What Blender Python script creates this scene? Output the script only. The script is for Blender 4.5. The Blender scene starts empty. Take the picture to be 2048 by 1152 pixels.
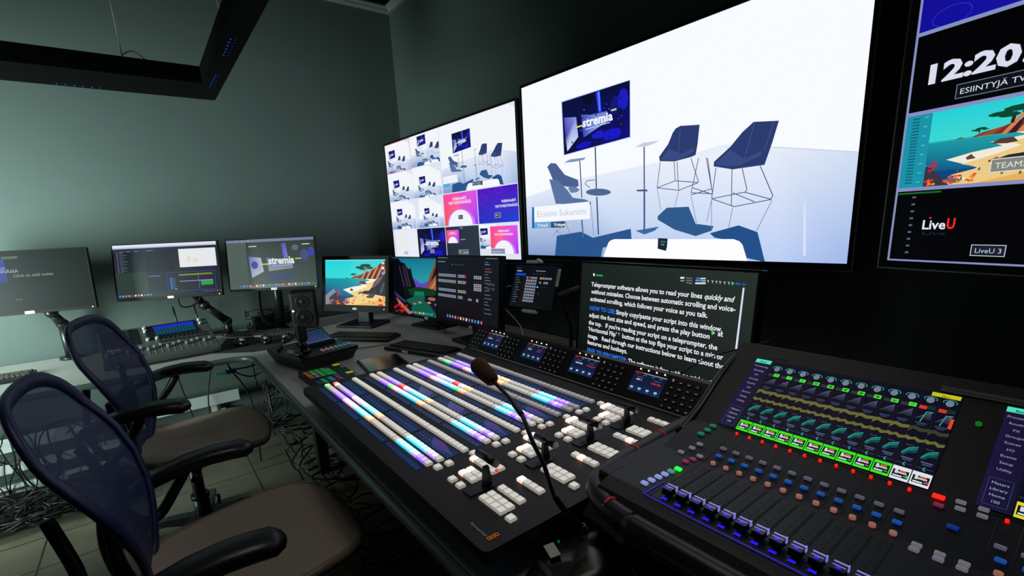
import bpy, bmesh, math, random
from mathutils import Matrix, Vector
random.seed(7)
SC = bpy.context.scene
COL = SC.collection
R = math.radians
# ------------------------------------------------------------------ camera
EYE = 1.37                                   # camera height above the floor
CX, CY, F = 1024.0, 661.9, 946.7
yaw, pit, rol = R(37.103), R(-12.975), R(-2.879)
fw = Vector((math.sin(yaw)*math.cos(pit), math.cos(yaw)*math.cos(pit), math.sin(pit)))
rt0 = Vector((math.cos(yaw), -math.sin(yaw), 0)); up0 = rt0.cross(fw)
crt = rt0*math.cos(rol) + up0*math.sin(rol); cup = -rt0*math.sin(rol) + up0*math.cos(rol)
cam = bpy.data.cameras.new('camera'); co = bpy.data.objects.new('camera', cam); COL.objects.link(co)
co.matrix_world = Matrix(((crt.x, cup.x, -fw.x, 0), (crt.y, cup.y, -fw.y, 0), (crt.z, cup.z, -fw.z, EYE), (0, 0, 0, 1)))
cam.sensor_width = 36; cam.lens = F*36/2048; cam.shift_y = (CY-576)/2048; cam.clip_start = .02
SC.camera = co
SC.view_settings.view_transform = 'Standard'; SC.view_settings.look = 'None'
SC.view_settings.exposure = 0; SC.view_settings.gamma = 1
try: SC.view_settings.use_curve_mapping = False
except Exception: pass
# world: almost no ambient light
w = bpy.data.worlds.new('world'); SC.world = w; w.use_nodes = True
w.node_tree.nodes['Background'].inputs[0].default_value = (.55, .8, .78, 1)
w.node_tree.nodes['Background'].inputs[1].default_value = .001

def area(name, loc, target, sx, sy, power, col):
    l = bpy.data.lights.new(name, 'AREA'); l.shape = 'RECTANGLE'; l.size = sx; l.size_y = sy; l.energy = power; l.color = col
    o = bpy.data.objects.new(name, l); COL.objects.link(o); o.location = loc
    o.rotation_euler = (Vector(target)-Vector(loc)).to_track_quat('-Z', 'Y').to_euler()
    return o
# daylight falling through the window of the left wall
wl = area('window_daylight', (-1.80, 2.62, 1.05), (-.55, 3.66, 1.08), .6, 1.4, 54, (.80, 1.0, .96)); wl.data.spread = R(108)
# dim ceiling lamp over the operators' seats
cl = area('ceiling_lamp', (.50, 1.0, 2.98), (.1, 1.2, 0), .9, .9, 2.6, (1.0, .93, .86)); cl.data.spread = R(105)

def ray(u, v):
    return crt*((u-CX)/F) - cup*((v-CY)/F) + fw
def G(u, v, z):                              # point of the level z (relative to the eye) behind a place of the photo
    r = ray(u, v); r = r*(z/r.z); return Vector((r.x, r.y, z+EYE))
def V(x, y, z): return Vector((x, y, z+EYE)) # z relative to the eye

# ------------------------------------------------------------------ materials
def lin(c):
    if isinstance(c, str):
        c = c.lstrip('#'); c = [int(c[i:i+2], 16) for i in (0, 2, 4)]
    o = []
    for x in c[:3]:
        x = max(0, min(255, x))/255; o.append(x/12.92 if x <= .04045 else ((x+.055)/1.055)**2.4)
    return (*o, 1)
MATS = {}
def mat(name, col, rough=.5, metal=0, em=None, es=1, alpha=1, noise=None, bump=0, coat=0, spec=.5):
    if name in MATS: return MATS[name]
    m = bpy.data.materials.new(name); m.use_nodes = True; nt = m.node_tree; b = nt.nodes['Principled BSDF']
    c = lin(col) if isinstance(col, str) else (*col, 1)
    b.inputs['Base Color'].default_value = c; b.inputs['Roughness'].default_value = rough; b.inputs['Metallic'].default_value = metal
    b.inputs['Specular IOR Level'].default_value = spec
    b.inputs['Coat Weight'].default_value = coat
    if em:
        b.inputs['Emission Color'].default_value = lin(em) if isinstance(em, str) else (*em, 1); b.inputs['Emission Strength'].default_value = es
    b.inputs['Alpha'].default_value = alpha
    if noise:
        tc = nt.nodes.new('ShaderNodeTexCoord'); n = nt.nodes.new('ShaderNodeTexNoise'); n.inputs['Scale'].default_value = noise[0]; n.inputs['Detail'].default_value = 4
        r = nt.nodes.new('ShaderNodeMapRange'); r.inputs['To Min'].default_value = 1-noise[1]; r.inputs['To Max'].default_value = 1+noise[1]
        mx = nt.nodes.new('ShaderNodeVectorMath'); mx.operation = 'SCALE'; mx.inputs[0].default_value = c[:3]
        nt.links.new(tc.outputs['Object'], n.inputs['Vector']); nt.links.new(n.outputs['Fac'], r.inputs['Value'])
        nt.links.new(r.outputs['Result'], mx.inputs['Scale']); nt.links.new(mx.outputs[0], b.inputs['Base Color'])
        if bump:
            bp = nt.nodes.new('ShaderNodeBump'); bp.inputs['Strength'].default_value = bump; bp.inputs['Distance'].default_value = .002
            nt.links.new(n.outputs['Fac'], bp.inputs['Height']); nt.links.new(bp.outputs['Normal'], b.inputs['Normal'])
    MATS[name] = m; return m
def mesh_mat(name, col, alpha, scale):       # woven net: fine threads with see-through holes
    m = bpy.data.materials.new(name); m.use_nodes = True; nt = m.node_tree; b = nt.nodes['Principled BSDF']
    b.inputs['Base Color'].default_value = lin(col); b.inputs['Roughness'].default_value = .55
    tc = nt.nodes.new('ShaderNodeTexCoord'); w1 = nt.nodes.new('ShaderNodeTexWave'); w2 = nt.nodes.new('ShaderNodeTexWave')
    w1.bands_direction = 'Y'; w2.bands_direction = 'Z' if 'back' in name else 'X'
    for w_ in (w1, w2):
        w_.inputs['Scale'].default_value = scale; nt.links.new(tc.outputs['Object'], w_.inputs['Vector'])
    mx = nt.nodes.new('ShaderNodeMath'); mx.operation = 'MAXIMUM'; nt.links.new(w1.outputs['Fac'], mx.inputs[0]); nt.links.new(w2.outputs['Fac'], mx.inputs[1])
    r = nt.nodes.new('ShaderNodeMapRange'); r.inputs['From Min'].default_value = .3; r.inputs['From Max'].default_value = .8
    r.inputs['To Min'].default_value = alpha; r.inputs['To Max'].default_value = min(1, alpha+.22)
    nt.links.new(mx.outputs[0], r.inputs['Value']); nt.links.new(r.outputs['Result'], b.inputs['Alpha'])
    MATS[name] = m; return m
black = mat('black_plastic', '#0e0f10', .42, noise=(60, .15))
satin = mat('satin_black', '#17181a', .35, noise=(80, .1))
bezel = mat('black_bezel', '#070808', .55, spec=.2)
bezel_g = mat('grey_bezel', '#3a3d3c', .45)
panelm = mat('panel_black', '#1b1a1a', .55, noise=(220, .2), bump=.15)
alum = mat('brushed_aluminium', '#8b8e88', .3, .9, noise=(90, .15))
deskm = mat('grey_desk_laminate', '#babcb3', .5, noise=(30, .06))
rimm = mat('desk_rim', '#5d6b66', .35, .3)
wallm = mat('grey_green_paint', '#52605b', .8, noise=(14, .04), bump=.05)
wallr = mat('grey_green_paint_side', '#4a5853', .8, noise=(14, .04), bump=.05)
ceilm = mat('black_ceiling', '#0b0c0c', .9)
trimm = mat('cornice_paint', '#8d928c', .6)
rubber = mat('rubber_cable', '#0a0b0b', .5)
whitep = mat('white_plastic', '#d6d7d2', .4)
stick = mat('white_sticker', '#dcdcd6', .6)
darkgrey = mat('dark_grey_plastic', '#2a2c2c', .5)
scrglass = mat('dark_lcd_glass', '#050608', .15)
whitemetal = mat('white_metal', '#c9d2cc', .4, .1)

_scr = {}
def screen_mat(strength):
    k = round(strength, 2)
    if k in _scr: return _scr[k]
    m = bpy.data.materials.new('lit_display'); m.use_nodes = True; nt = m.node_tree; b = nt.nodes['Principled BSDF']
    b.inputs['Base Color'].default_value = (.004, .004, .004, 1); b.inputs['Roughness'].default_value = .4; b.inputs['Specular IOR Level'].default_value = .12
    a = nt.nodes.new('ShaderNodeAttribute'); a.attribute_name = 'Col'
    nt.links.new(a.outputs['Color'], b.inputs['Emission Color']); b.inputs['Emission Strength'].default_value = k
    _scr[k] = m; return m

# ------------------------------------------------------------------ mesh builder
class MB:
    def __init__(s): s.bm = bmesh.new(); s.mi = 0
    def m(s, i): s.mi = i; return s
    def _tag(s, fs, smooth=False):
        for f in fs: f.material_index = s.mi; f.smooth = smooth
    def _tf(s, vs, M):
        for v in vs: v.co = M @ v.co
    def box(s, c, d, rot=None, bev=0, seg=2):
        r = bmesh.ops.create_cube(s.bm, size=1); vs = r['verts']
        for v in vs: v.co = Vector((v.co.x*d[0], v.co.y*d[1], v.co.z*d[2]))
        fs = list({f for v in vs for f in v.link_faces})
        if bev:
            es = list({e for v in vs for e in v.link_edges})
            rr = bmesh.ops.bevel(s.bm, geom=es, offset=bev, segments=seg, affect='EDGES', profile=.5)
            vs = list({v for f in rr['faces'] for v in f.verts} | {v for v in vs if v.is_valid}); fs = list({f for v in vs for f in v.link_faces})
        M = Matrix.Translation(Vector(c)) @ (rot if rot else Matrix.Identity(4))
        s._tf(vs, M); s._tag(fs); return s
    def cyl(s, p0, p1, r, r2=None, seg=16, caps=True):
        p0, p1 = Vector(p0), Vector(p1); d = p1-p0
        q = d.to_track_quat('Z', 'Y').to_matrix().to_4x4()
        r_ = bmesh.ops.create_cone(s.bm, cap_ends=caps, segments=seg, radius1=r, radius2=r if r2 is None else r2, depth=d.length)
        s._tf(r_['verts'], Matrix.Translation((p0+p1)/2) @ q)
        fs = {f for v in r_['verts'] for f in v.link_faces}
        for f in fs: f.material_index = s.mi; f.smooth = len(f.verts) == 4
        return s
    def sph(s, c, r, sc=(1, 1, 1), seg=16, rot=None):
        r_ = bmesh.ops.create_uvsphere(s.bm, u_segments=seg, v_segments=max(6, seg//2), radius=r)
        M = Matrix.Translation(Vector(c)) @ (rot if rot else Matrix.Identity(4)) @ Matrix.Diagonal((*sc, 1))
        s._tf(r_['verts'], M); s._tag({f for v in r_['verts'] for f in v.link_faces}, True); return s
    def tube(s, pts, r, seg=8, closed=False, smooth=3):
        pts = [Vector(p) for p in pts]
        if smooth > 1: pts = catmull(pts, smooth, closed)
        n = len(pts); rings = []; up = Vector((0, 0, 1)); prev = None
        for i in range(n):
            a = pts[(i-1) % n] if (closed or i) else pts[i]; b = pts[(i+1) % n] if (closed or i < n-1) else pts[i]
            t = (b-a).normalized()
            if prev is None:
                x = t.cross(up)
                if x.length < .05: x = t.cross(Vector((1, 0, 0)))
            else: x = prev - t*prev.dot(t)
            x.normalize(); prev = x; y = t.cross(x)
            rr = r(i/(n-1)) if callable(r) else r
            rings.append([s.bm.verts.new(pts[i] + x*math.cos(k*2*math.pi/seg)*rr + y*math.sin(k*2*math.pi/seg)*rr) for k in range(seg)])
        for i in range(n if closed else n-1):
            A, B = rings[i], rings[(i+1) % n]
            for k in range(seg):
                f = s.bm.faces.new((A[k], A[(k+1) % seg], B[(k+1) % seg], B[k])); f.smooth = True; f.material_index = s.mi
        if not closed:
            for rg in (rings[0][::-1], rings[-1]):
                f = s.bm.faces.new(rg); f.material_index = s.mi
        return s
    def prism(s, poly, z0, z1, M=None):      # poly in xy, extruded
        M = M or Matrix.Identity(4)
        lo = [s.bm.verts.new(M @ Vector((x, y, z0))) for x, y in poly]; hi = [s.bm.verts.new(M @ Vector((x, y, z1))) for x, y in poly]
        n = len(poly); fs = [s.bm.faces.new(lo[::-1]), s.bm.faces.new(hi)]
        for i in range(n): fs.append(s.bm.faces.new((lo[i], lo[(i+1) % n], hi[(i+1) % n], hi[i])))
        s._tag(fs); return s
    def quad(s, *ps):
        f = s.bm.faces.new([s.bm.verts.new(Vector(p)) for p in ps]); f.material_index = s.mi; return s
    def loft(s, rings, closed_ends=True, smooth=True):
        vr = [[s.bm.verts.new(Vector(p)) for p in rg] for rg in rings]; n = len(vr[0])
        for A, B in zip(vr, vr[1:]):
            for k in range(n):
                f = s.bm.faces.new((A[k], A[(k+1) % n], B[(k+1) % n], B[k])); f.smooth = smooth; f.material_index = s.mi
        if closed_ends:
            for rg in (vr[0][::-1], vr[-1]):
                f = s.bm.faces.new(rg); f.material_index = s.mi; f.smooth = smooth
        return s
    def build(s, name, mats, parent=None, local=False):
        bmesh.ops.recalc_face_normals(s.bm, faces=s.bm.faces[:])
        me = bpy.data.meshes.new(name)
        if parent is not None and not local:
            s.bm.transform(WM[parent.name].inverted())
        s.bm.to_mesh(me); s.bm.free()
        for x in (mats if isinstance(mats, (list, tuple)) else [mats]): me.materials.append(x)
        return link(name, me, parent)
WM = {}
def link(name, me, parent=None, loc=None):
    o = bpy.data.objects.new(name, me); COL.objects.link(o)
    if parent is not None:
        o.parent = parent; WM[o.name] = WM[parent.name]
        if loc is not None: o.location = loc
    else: WM[o.name] = Matrix.Identity(4)
    return o
def catmull(p, k, closed=False):
    n = len(p); out = []
    for i in range(n if closed else n-1):
        a, b, c, d = (p[(i-1) % n], p[i], p[(i+1) % n], p[(i+2) % n]) if closed else (p[max(i-1, 0)], p[i], p[i+1], p[min(i+2, n-1)])
        for j in range(k):
            t = j/k; out.append(.5*((2*b)+(c-a)*t+(2*a-5*b+4*c-d)*t*t+(3*b-a-3*c+d)*t**3))
    if not closed: out.append(p[-1])
    return out
def tag(o, label, cat, group=None, kind=None):
    if label: o['label'] = label
    if cat: o['category'] = cat
    if group: o['group'] = group
    if kind: o['kind'] = kind
    return o
def thing(name, label, cat, M, group=None):  # M: matrix or location
    if not isinstance(M, Matrix): M = Matrix.Translation(Vector(M))
    o = bpy.data.objects.new(name, None); COL.objects.link(o); o.matrix_world = M; o.empty_display_size = .05
    WM[o.name] = M.copy(); return tag(o, label, cat, group)
def struct(name, b, m): return tag(b.build(name, m), None, None, kind='structure')
def RZ(a): return Matrix.Rotation(a, 4, 'Z')

# ------------------------------------------------------------------ flat pictures shown by the displays
_tc = {}
def glyphs(txt, bold, shear):
    k = (txt, bold, shear)
    if k not in _tc:
        cu = bpy.data.curves.new('t', 'FONT'); cu.body = txt; cu.size = 1; cu.resolution_u = 2; cu.offset = bold; cu.shear = shear
        o = bpy.data.objects.new('t', cu); me = bpy.data.meshes.new_from_object(o)
        vs = [(v.co.x, v.co.y) for v in me.vertices]; fs = [tuple(p.vertices) for p in me.polygons]
        bpy.data.objects.remove(o); bpy.data.curves.remove(cu); bpy.data.meshes.remove(me); _tc[k] = (vs, fs)
    return _tc[k]
class Paint:
    def __init__(s, W, H, z=.0004, dz=1e-5):
        s.W, s.H, s.z, s.dz = W, H, z, dz; s.v = []; s.f = []; s.c = []; s.full()
    def full(s): s.fr = lambda x, y: ((x-.5)*s.W, (.5-y)*s.H); s.sx = s.W; s.box = (-s.W/2, -s.H/2, s.W/2, s.H/2); return s
    def rectframe(s, x0, y0, x1, y1):        # sub picture, 0..1 inside it, y down
        s.full(); f0 = s.fr; s.fr = lambda x, y: f0(x0+(x1-x0)*x, y0+(y1-y0)*y)
        a, b = f0(x0, y1), f0(x1, y0); s.box = (*a, *b); return s
    def cm(s): s.full(); s.fr = lambda x, y: (x, y); return s
    def up(s): s.z += s.dz; return s
    def _emit(s, P, C):
        xs0, ys0, xs1, ys1 = s.box
        pc = list(zip(P, C))
        if any(p[0] < xs0 or p[0] > xs1 or p[1] < ys0 or p[1] > ys1 for p in P):
            for ax, lim, sg in ((0, xs0, 1), (0, xs1, -1), (1, ys0, 1), (1, ys1, -1)):
                out = []; n = len(pc)
                for i in range(n):
                    (a, ca), (b, cb) = pc[i], pc[(i+1) % n]; da, db = (a[ax]-lim)*sg, (b[ax]-lim)*sg
                    if da >= 0: out.append((a, ca))
                    if (da >= 0) != (db >= 0):
                        t = da/(da-db); out.append((tuple(a[k]+(b[k]-a[k])*t for k in (0, 1)), tuple(ca[k]+(cb[k]-ca[k])*t for k in range(4))))
                pc = out
                if len(pc) < 3: return
        i0 = len(s.v); s.v += [(p[0], p[1], s.z) for p, _ in pc]; s.f.append(tuple(range(i0, i0+len(pc)))); s.c += [c for _, c in pc]
    def poly(s, pts, col):
        C = [lin(c) for c in col] if isinstance(col, list) else [lin(col)]*len(pts)
        if len(pts) > 4 or isinstance(col, list): s.z += 4e-6
        s._emit([s.fr(*p) for p in pts], C); return s
    def rect(s, x0, y0, x1, y1, col): return s.poly([(x0, y0), (x1, y0), (x1, y1), (x0, y1)], col)
    def grad(s, x0, y0, x1, y1, c00, c10, c11, c01, n=4):
        cs = [lin(c) for c in (c00, c10, c11, c01)]
        def cc(u, v): return tuple((cs[0][k]*(1-u)+cs[1][k]*u)*(1-v)+(cs[3][k]*(1-u)+cs[2][k]*u)*v for k in range(4))
        for i in range(n):
            for j in range(n):
                us = (i/n, (i+1)/n); vs = (j/n, (j+1)/n); q = [(us[0], vs[0]), (us[1], vs[0]), (us[1], vs[1]), (us[0], vs[1])]
                s._emit([s.fr(x0+(x1-x0)*u, y0+(y1-y0)*v) for u, v in q], [cc(u, v) for u, v in q])
        return s
    def line(s, pts, w, col):                # w as a share of the picture width (frame metres)
        P = [s.fr(*p) for p in pts]; c = lin(col)
        for a, b in zip(P, P[1:]):
            dx, dy = b[0]-a[0], b[1]-a[1]; L = math.hypot(dx, dy) or 1; nx, ny = -dy/L*w/2, dx/L*w/2
            s._emit([(a[0]+nx, a[1]+ny), (a[0]-nx, a[1]-ny), (b[0]-nx, b[1]-ny), (b[0]+nx, b[1]+ny)], [c]*4)
        return s
    def ell(s, x, y, rx, ry, col, n=20, a0=0, a1=2*math.pi):
        return s.poly([(x+rx*math.cos(a0+(a1-a0)*i/n), y+ry*math.sin(a0+(a1-a0)*i/n)) for i in range(n)], col)
    def ring(s, x, y, r, w, col, n=20, a0=0, a1=2*math.pi):
        return s.line([(x+r*math.cos(a0+(a1-a0)*i/n), y+r*math.sin(a0+(a1-a0)*i/n)) for i in range(n+1)], w, col)
    def text(s, t, x, y, size, col, bold=0, shear=0, fit=None, align='l'):   # baseline start x,y in frame units; size in metres
        vs, fs = glyphs(t, bold, shear)
        if not vs: return s
        x0, y0 = s.fr(x, y); wid = max(v[0] for v in vs); kx = size
        if fit: kx = fit/wid
        if align == 'c': x0 -= wid*kx/2
        c = lin(col)
        xs0, ys0, xs1, ys1 = s.box
        for f in fs:
            P = [(x0+vs[i][0]*kx, y0+vs[i][1]*size) for i in f]
            if min(p[0] for p in P) < xs0 or max(p[0] for p in P) > xs1 or min(p[1] for p in P) < ys0 or max(p[1] for p in P) > ys1: continue
            s._emit(P, [c]*len(P))
        return s
    def tag_box(s, t, x, y, size, col='#e8ecf4', bg='#27304a'):              # framed caption below a picture
        vs, _ = glyphs(t, 0, 0); wid = max(v[0] for v in vs)*size; a, b = s.fr(x, y); f = s.fr; s.fr = lambda X, Y: (X, Y)
        p = size*.35
        s.up().rect(a-wid/2-p*1.3, b-p*1.3, a+wid/2+p*1.3, b+size*.75+p*1.3, col).up().rect(a-wid/2-p, b-p, a+wid/2+p, b+size*.75+p, bg).up()
        s.text(t, a-wid/2, b, size, col); s.fr = f; return s
    def build(s, name, parent, strength=1.0, z=None):
        me = bpy.data.meshes.new(name); me.from_pydata(s.v, [], s.f)
        ca = me.color_attributes.new('Col', 'FLOAT_COLOR', 'CORNER')
        flat = [x for c in s.c for x in c]; ca.data.foreach_set('color', flat)
        me.materials.append(screen_mat(strength)); me.validate(); return link(name, me, parent)

def pose(c, yw, tl, rl=0):                   # screen frame: X right, Y up, Z out of the glass
    y, t = R(yw), R(tl)
    n = Vector((-math.cos(y)*math.cos(t), -math.sin(y)*math.cos(t), math.sin(t))); r = Vector((math.sin(y), -math.cos(y), 0)); u = n.cross(r)
    a = R(rl); r2 = r*math.cos(a)+u*math.sin(a); u2 = u*math.cos(a)-r*math.sin(a)
    return Matrix(((r2.x, u2.x, n.x, c[0]), (r2.y, u2.y, n.y, c[1]), (r2.z, u2.z, n.z, c[2]), (0, 0, 0, 1)))
def seen(M, s, ox, oy):                      # photo crop coordinates -> the flat picture of the display posed by M
    Mi = M.inverted(); e = Vector((0, 0, EYE))
    def f(x, y):
        r = ray(ox+x/s, oy+y/s); o = Mi @ e; d = Mi.to_3x3() @ r; t = -o.z/d.z
        return (o.x+d.x*t, o.y+d.y*t)
    return f
# ------------------------------------------------------------------ room
XW, YW, ZC = 1.78, 3.69, 2.93                # side wall, back wall, cornice height
XL, YF = -1.9, -1.6
b = MB().box(((XL+XW)/2, (YF+YW)/2, -.03), (XW-XL+.4, YW-YF+.4, .06)); 
fm = bpy.data.materials.new('worn_floor_tiles'); fm.use_nodes = True; nt = fm.node_tree; bs = nt.nodes['Principled BSDF']
tc = nt.nodes.new('ShaderNodeTexCoord'); br = nt.nodes.new('ShaderNodeTexBrick'); br.offset = 0
br.inputs['Scale'].default_value = 1; br.inputs['Brick Width'].default_value = .3; br.inputs['Row Height'].default_value = .3; br.inputs['Mortar Size'].default_value = .004
br.inputs['Color1'].default_value = lin('#5c5a4a'); br.inputs['Color2'].default_value = lin('#6b6756'); br.inputs['Mortar'].default_value = lin('#2a2922')
ns = nt.nodes.new('ShaderNodeTexNoise'); ns.inputs['Scale'].default_value = 6; ns.inputs['Detail'].default_value = 6
mr = nt.nodes.new('ShaderNodeMapRange'); mr.inputs['To Min'].default_value = .12; mr.inputs['To Max'].default_value = .5
sc_ = nt.nodes.new('ShaderNodeVectorMath'); sc_.operation = 'SCALE'; mr2 = nt.nodes.new('ShaderNodeMapRange'); mr2.inputs['To Min'].default_value = .6; mr2.inputs['To Max'].default_value = 1.4
nt.links.new(tc.outputs['Object'], br.inputs['Vector']); nt.links.new(tc.outputs['Object'], ns.inputs['Vector']); nt.links.new(ns.outputs['Fac'], mr.inputs['Value']); nt.links.new(ns.outputs['Fac'], mr2.inputs['Value'])
nt.links.new(br.outputs['Color'], sc_.inputs[0]); nt.links.new(mr2.outputs['Result'], sc_.inputs['Scale']); nt.links.new(sc_.outputs[0], bs.inputs['Base Color']); nt.links.new(mr.outputs['Result'], bs.inputs['Roughness'])
struct('floor', b, fm)
struct('ceiling', MB().box(((XL+XW)/2, (YF+YW)/2, 3.09), (XW-XL+.4, YW-YF+.4, .06)), ceilm)
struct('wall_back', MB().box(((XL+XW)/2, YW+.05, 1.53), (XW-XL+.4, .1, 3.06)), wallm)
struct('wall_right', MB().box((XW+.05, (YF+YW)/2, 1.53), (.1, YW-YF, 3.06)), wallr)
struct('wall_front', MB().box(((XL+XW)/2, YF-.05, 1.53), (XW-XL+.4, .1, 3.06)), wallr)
b = MB(); wy0, wy1, wz0, wz1 = 2.1, 3.1, .12, 1.95
b.box((XL-.05, (YF+wy0)/2, 1.53), (.1, wy0-YF, 3.06)).box((XL-.05, (wy1+YW)/2, 1.53), (.1, YW-wy1, 3.06))
b.box((XL-.05, (wy0+wy1)/2, wz0/2), (.1, wy1-wy0, wz0)).box((XL-.05, (wy0+wy1)/2, (wz1+3.06)/2), (.1, wy1-wy0, 3.06-wz1))
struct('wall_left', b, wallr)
b = MB()
for y in (wy0+.025, (wy0+wy1)/2, wy1-.025): b.box((XL-.04, y, (wz0+wz1)/2), (.06, .05, wz1-wz0))
for z in (wz0+.025, wz1-.025): b.box((XL-.04, (wy0+wy1)/2, z), (.06, wy1-wy0, .05))
struct('window_1', b, mat('window_frame_paint', '#b9bdb8', .5))
def prof(p0, p1, inward):                    # cornice: a small stepped moulding
    p0, p1, n = Vector(p0), Vector(p1), Vector(inward); b = MB()
    sh = [(0, 0), (.022, 0), (.03, .012), (.03, .022), (.045, .03), (.045, .04), (0, .04)]
    b.loft([[p+n*a+Vector((0, 0, z)) for a, z in sh] for p in (p0, p1)], smooth=False); return b
struct('trim_1', prof((XL, YW, ZC), (XW, YW, ZC), (0, -1, 0)), trimm)
struct('trim_2', prof((XW, YF, ZC), (XW, YW-.045, ZC), (-1, 0, 0)), trimm)
struct('baseboard_back', MB().box(((XL+XW)/2, YW-.008, .04), (XW-XL, .016, .08)), mat('baseboard_paint', '#4c5a55', .6))

# ------------------------------------------------------------------ pictures
def logo(P, x0, y0, x1, y1, k=1.0):          # dark blue control-room picture with the word on it, inside any frame f
    f = P.fr
    P.fr = lambda x, y: f(x0+(x1-x0)*x, y0+(y1-y0)*y)
    P.up().grad(0, 0, 1, 1, '#0a1040', '#0c0c38', '#10107a', '#080a30').up()
    P.poly([(.5, .02), (.56, .02), (.58, .4), (.53, .4)], '#2a3cff').poly([(.53, .02), (.55, .02), (.56, .38), (.545, .38)], '#7ab0ff')
    P.poly([(.02, .3), (.2, .36), (.22, .74), (.05, .95), (.03, .7)], ['#5a50c8', '#8890e0', '#b8c8f0', '#d8e4f8', '#3a38a8'])
    P.poly([(.27, .34), (.42, .4), (.66, .42), (.64, .62), (.42, .72), (.3, .78)], ['#3a48b0', '#6878d0', '#6878d0', '#a0b4e8', '#7088d8', '#3848b0'])
    P.up()
    for (a, b_, r1, r2, c) in ((.78, .35, .07, .16, '#141878'), (.9, .3, .08, .2, '#1c1cc0'), (.72, .86, .16, .1, '#1818c8'), (.3, .92, .12, .06, '#1414b8'), (.86, .62, .05, .2, '#10104a'), (.52, .8, .1, .07, '#201cc8'), (.38, .1, .08, .1, '#0a0a28')):
        P.ell(a, b_, r1, r2, c, 9)
    P.up()
    random.seed(3)
    for i in range(26):
        a, b_ = random.uniform(.05, .95), random.uniform(.25, .95); P.ell(a, b_, .012, .02, random.choice(['#2a28f0', '#1c1cd8', '#5038e8', '#0a0c40']), 6)
    P.up().rect(.2, .535, .3, .565, '#d8e060').rect(.29, .53, .31, .56, '#f060b0').rect(.72, .42, .8, .45, '#d8e060').rect(.76, .425, .785, .45, '#60e0f0')
    P.up(); a, b_ = P.fr(.29, .57), P.fr(.745, .46); wdt = b_[0]-a[0]
    P.text('stremia', .29, .585, wdt*.30, '#f6f8ff', .03, fit=wdt)
    P.line([(.33, .64), (.7, .64)], abs(wdt)*.02, '#c8d0ff')
    P.fr = f; return P
def studio(P, f, k, big=False):              # white studio with blue stools and high tables; f maps the crop of the wall display
    P.fr = f; nv, nv2 = '#2c3c70', '#384a82'
    P.up().poly([(-40, -400), (2000, -400), (2000, 1200), (-40, 1200)], '#f8fbff').up()
    P.poly([(-40, 760), (50, 740), (300, 650), (300, 1100), (-40, 1100)], ['#dfe8fa', '#dfe8fa', '#e4ecfa', '#5a86c4', '#4e7cba'])
    P.poly([(300, 650), (720, 560), (720, 1100), (300, 1100)], ['#e4ecfa', '#e9eefa', '#a8c2ee', '#5a86c4'])
    P.poly([(720, 560), (1060, 490), (1060, 1100), (720, 1100)], ['#e9eefa', '#eef3fc', '#b4caf2', '#a8c2ee'])
    P.poly([(1060, 490), (1320, 485), (1320, 1100), (1060, 1100)], ['#eef3fc', '#e6edfa', '#b8ccf4', '#b4caf2'])
    P.poly([(1320, 485), (1760, 512), (1760, 1120), (1320, 1100)], ['#e6edfa', '#cfdcf2', '#90aee6', '#b8ccf4'])
    P.poly([(1760, 512), (2600, 560), (2600, 1250), (1760, 1120)], ['#cfdcf2', '#c0d0ee', '#90aee6', '#90aee6']).poly([(-900, 930), (-40, 760), (-40, 1300), (-900, 1300)], ['#d0dcf4', '#dfe8fa', '#4e7cba', '#5a86c4']).poly([(-40, 1100), (2600, 1100), (2600, 1500), (-40, 1500)], '#90aee6')
    P.up().line([(1060, 492), (1320, 488), (1740, 512)], .003*k, '#c8d4ea')
    P.poly([(1444, 760), (1458, 760), (1455, 1030), (1444, 1030)], ['#d4e0f6', '#d4e0f6', '#dde6f8', '#dde6f8'])
    P.poly([(390, 940), (580, 895), (585, 960), (440, 990), (430, 1040), (200, 1035), (210, 930), (330, 910)], '#2a568e')
    P.poly([(760, 790), (870, 785), (905, 870), (995, 882), (985, 905), (905, 932), (800, 900), (715, 850), (715, 832)], '#305a8c')
    P.poly([(975, 918), (1120, 878), (1215, 912), (1252, 1062), (1150, 1040), (1110, 960), (1000, 940)], '#24508a')
    P.poly([(605, 905), (722, 884), (700, 905), (648, 924)], '#3c689e').up()
    ln = lambda w_, c, *p: P.line(p, w_*k, c)
    for q in (((712, 692), (730, 800)), ((820, 705), (800, 790)), ((880, 720), (912, 880)), ((985, 750), (960, 860)), ((1090, 790), (1070, 890)), ((1288, 752), (1210, 905)), ((985, 752), (985, 900))): ln(.0022, '#6c86b4', *q)
    ln(.008, '#3c5a8e', (410, 735), (418, 925)); ln(.008, '#3c5a8e', (648, 710), (648, 900)); ln(.008, '#4a6898', (335, 850), (342, 940))
    # stools far right
    P.up()
    for q in (((728, 562), (712, 690)), ((797, 560), (803, 655)), ((812, 560), (820, 703)), ((882, 543), (920, 662)), ((712, 690), (803, 655)), ((803, 655), (918, 664)), ((820, 703), (918, 664)), ((712, 690), (820, 703)), ((1007, 590), (985, 745)), ((1087, 598), (1084, 780)), ((1138, 592), (1162, 700), (1150, 714)), ((1228, 580), (1292, 730), (1280, 748)), ((985, 745), (1150, 712)), ((1150, 712), (1285, 748)), ((1095, 785), (1285, 748)), ((985, 745), (1100, 785)), ((1090, 715), (1200, 760)), ((920, 540), (882, 715)), ((958, 540), (990, 720)), ((965, 540), (985, 690)), ((882, 715), (990, 720)), ((890, 690), (985, 722)), ((885, 725), (985, 695))):
        ln(.0028, '#4c5a80', *q)
    P.poly([(880, 535), (905, 515), (1020, 480), (1080, 470), (1085, 480), (990, 525), (930, 542)], '#e8eefa')
    P.poly([(805, 393), (828, 380), (925, 374), (915, 470), (905, 525), (885, 535), (800, 558), (725, 557), (722, 535), (768, 470), (790, 415)], nv)
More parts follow.
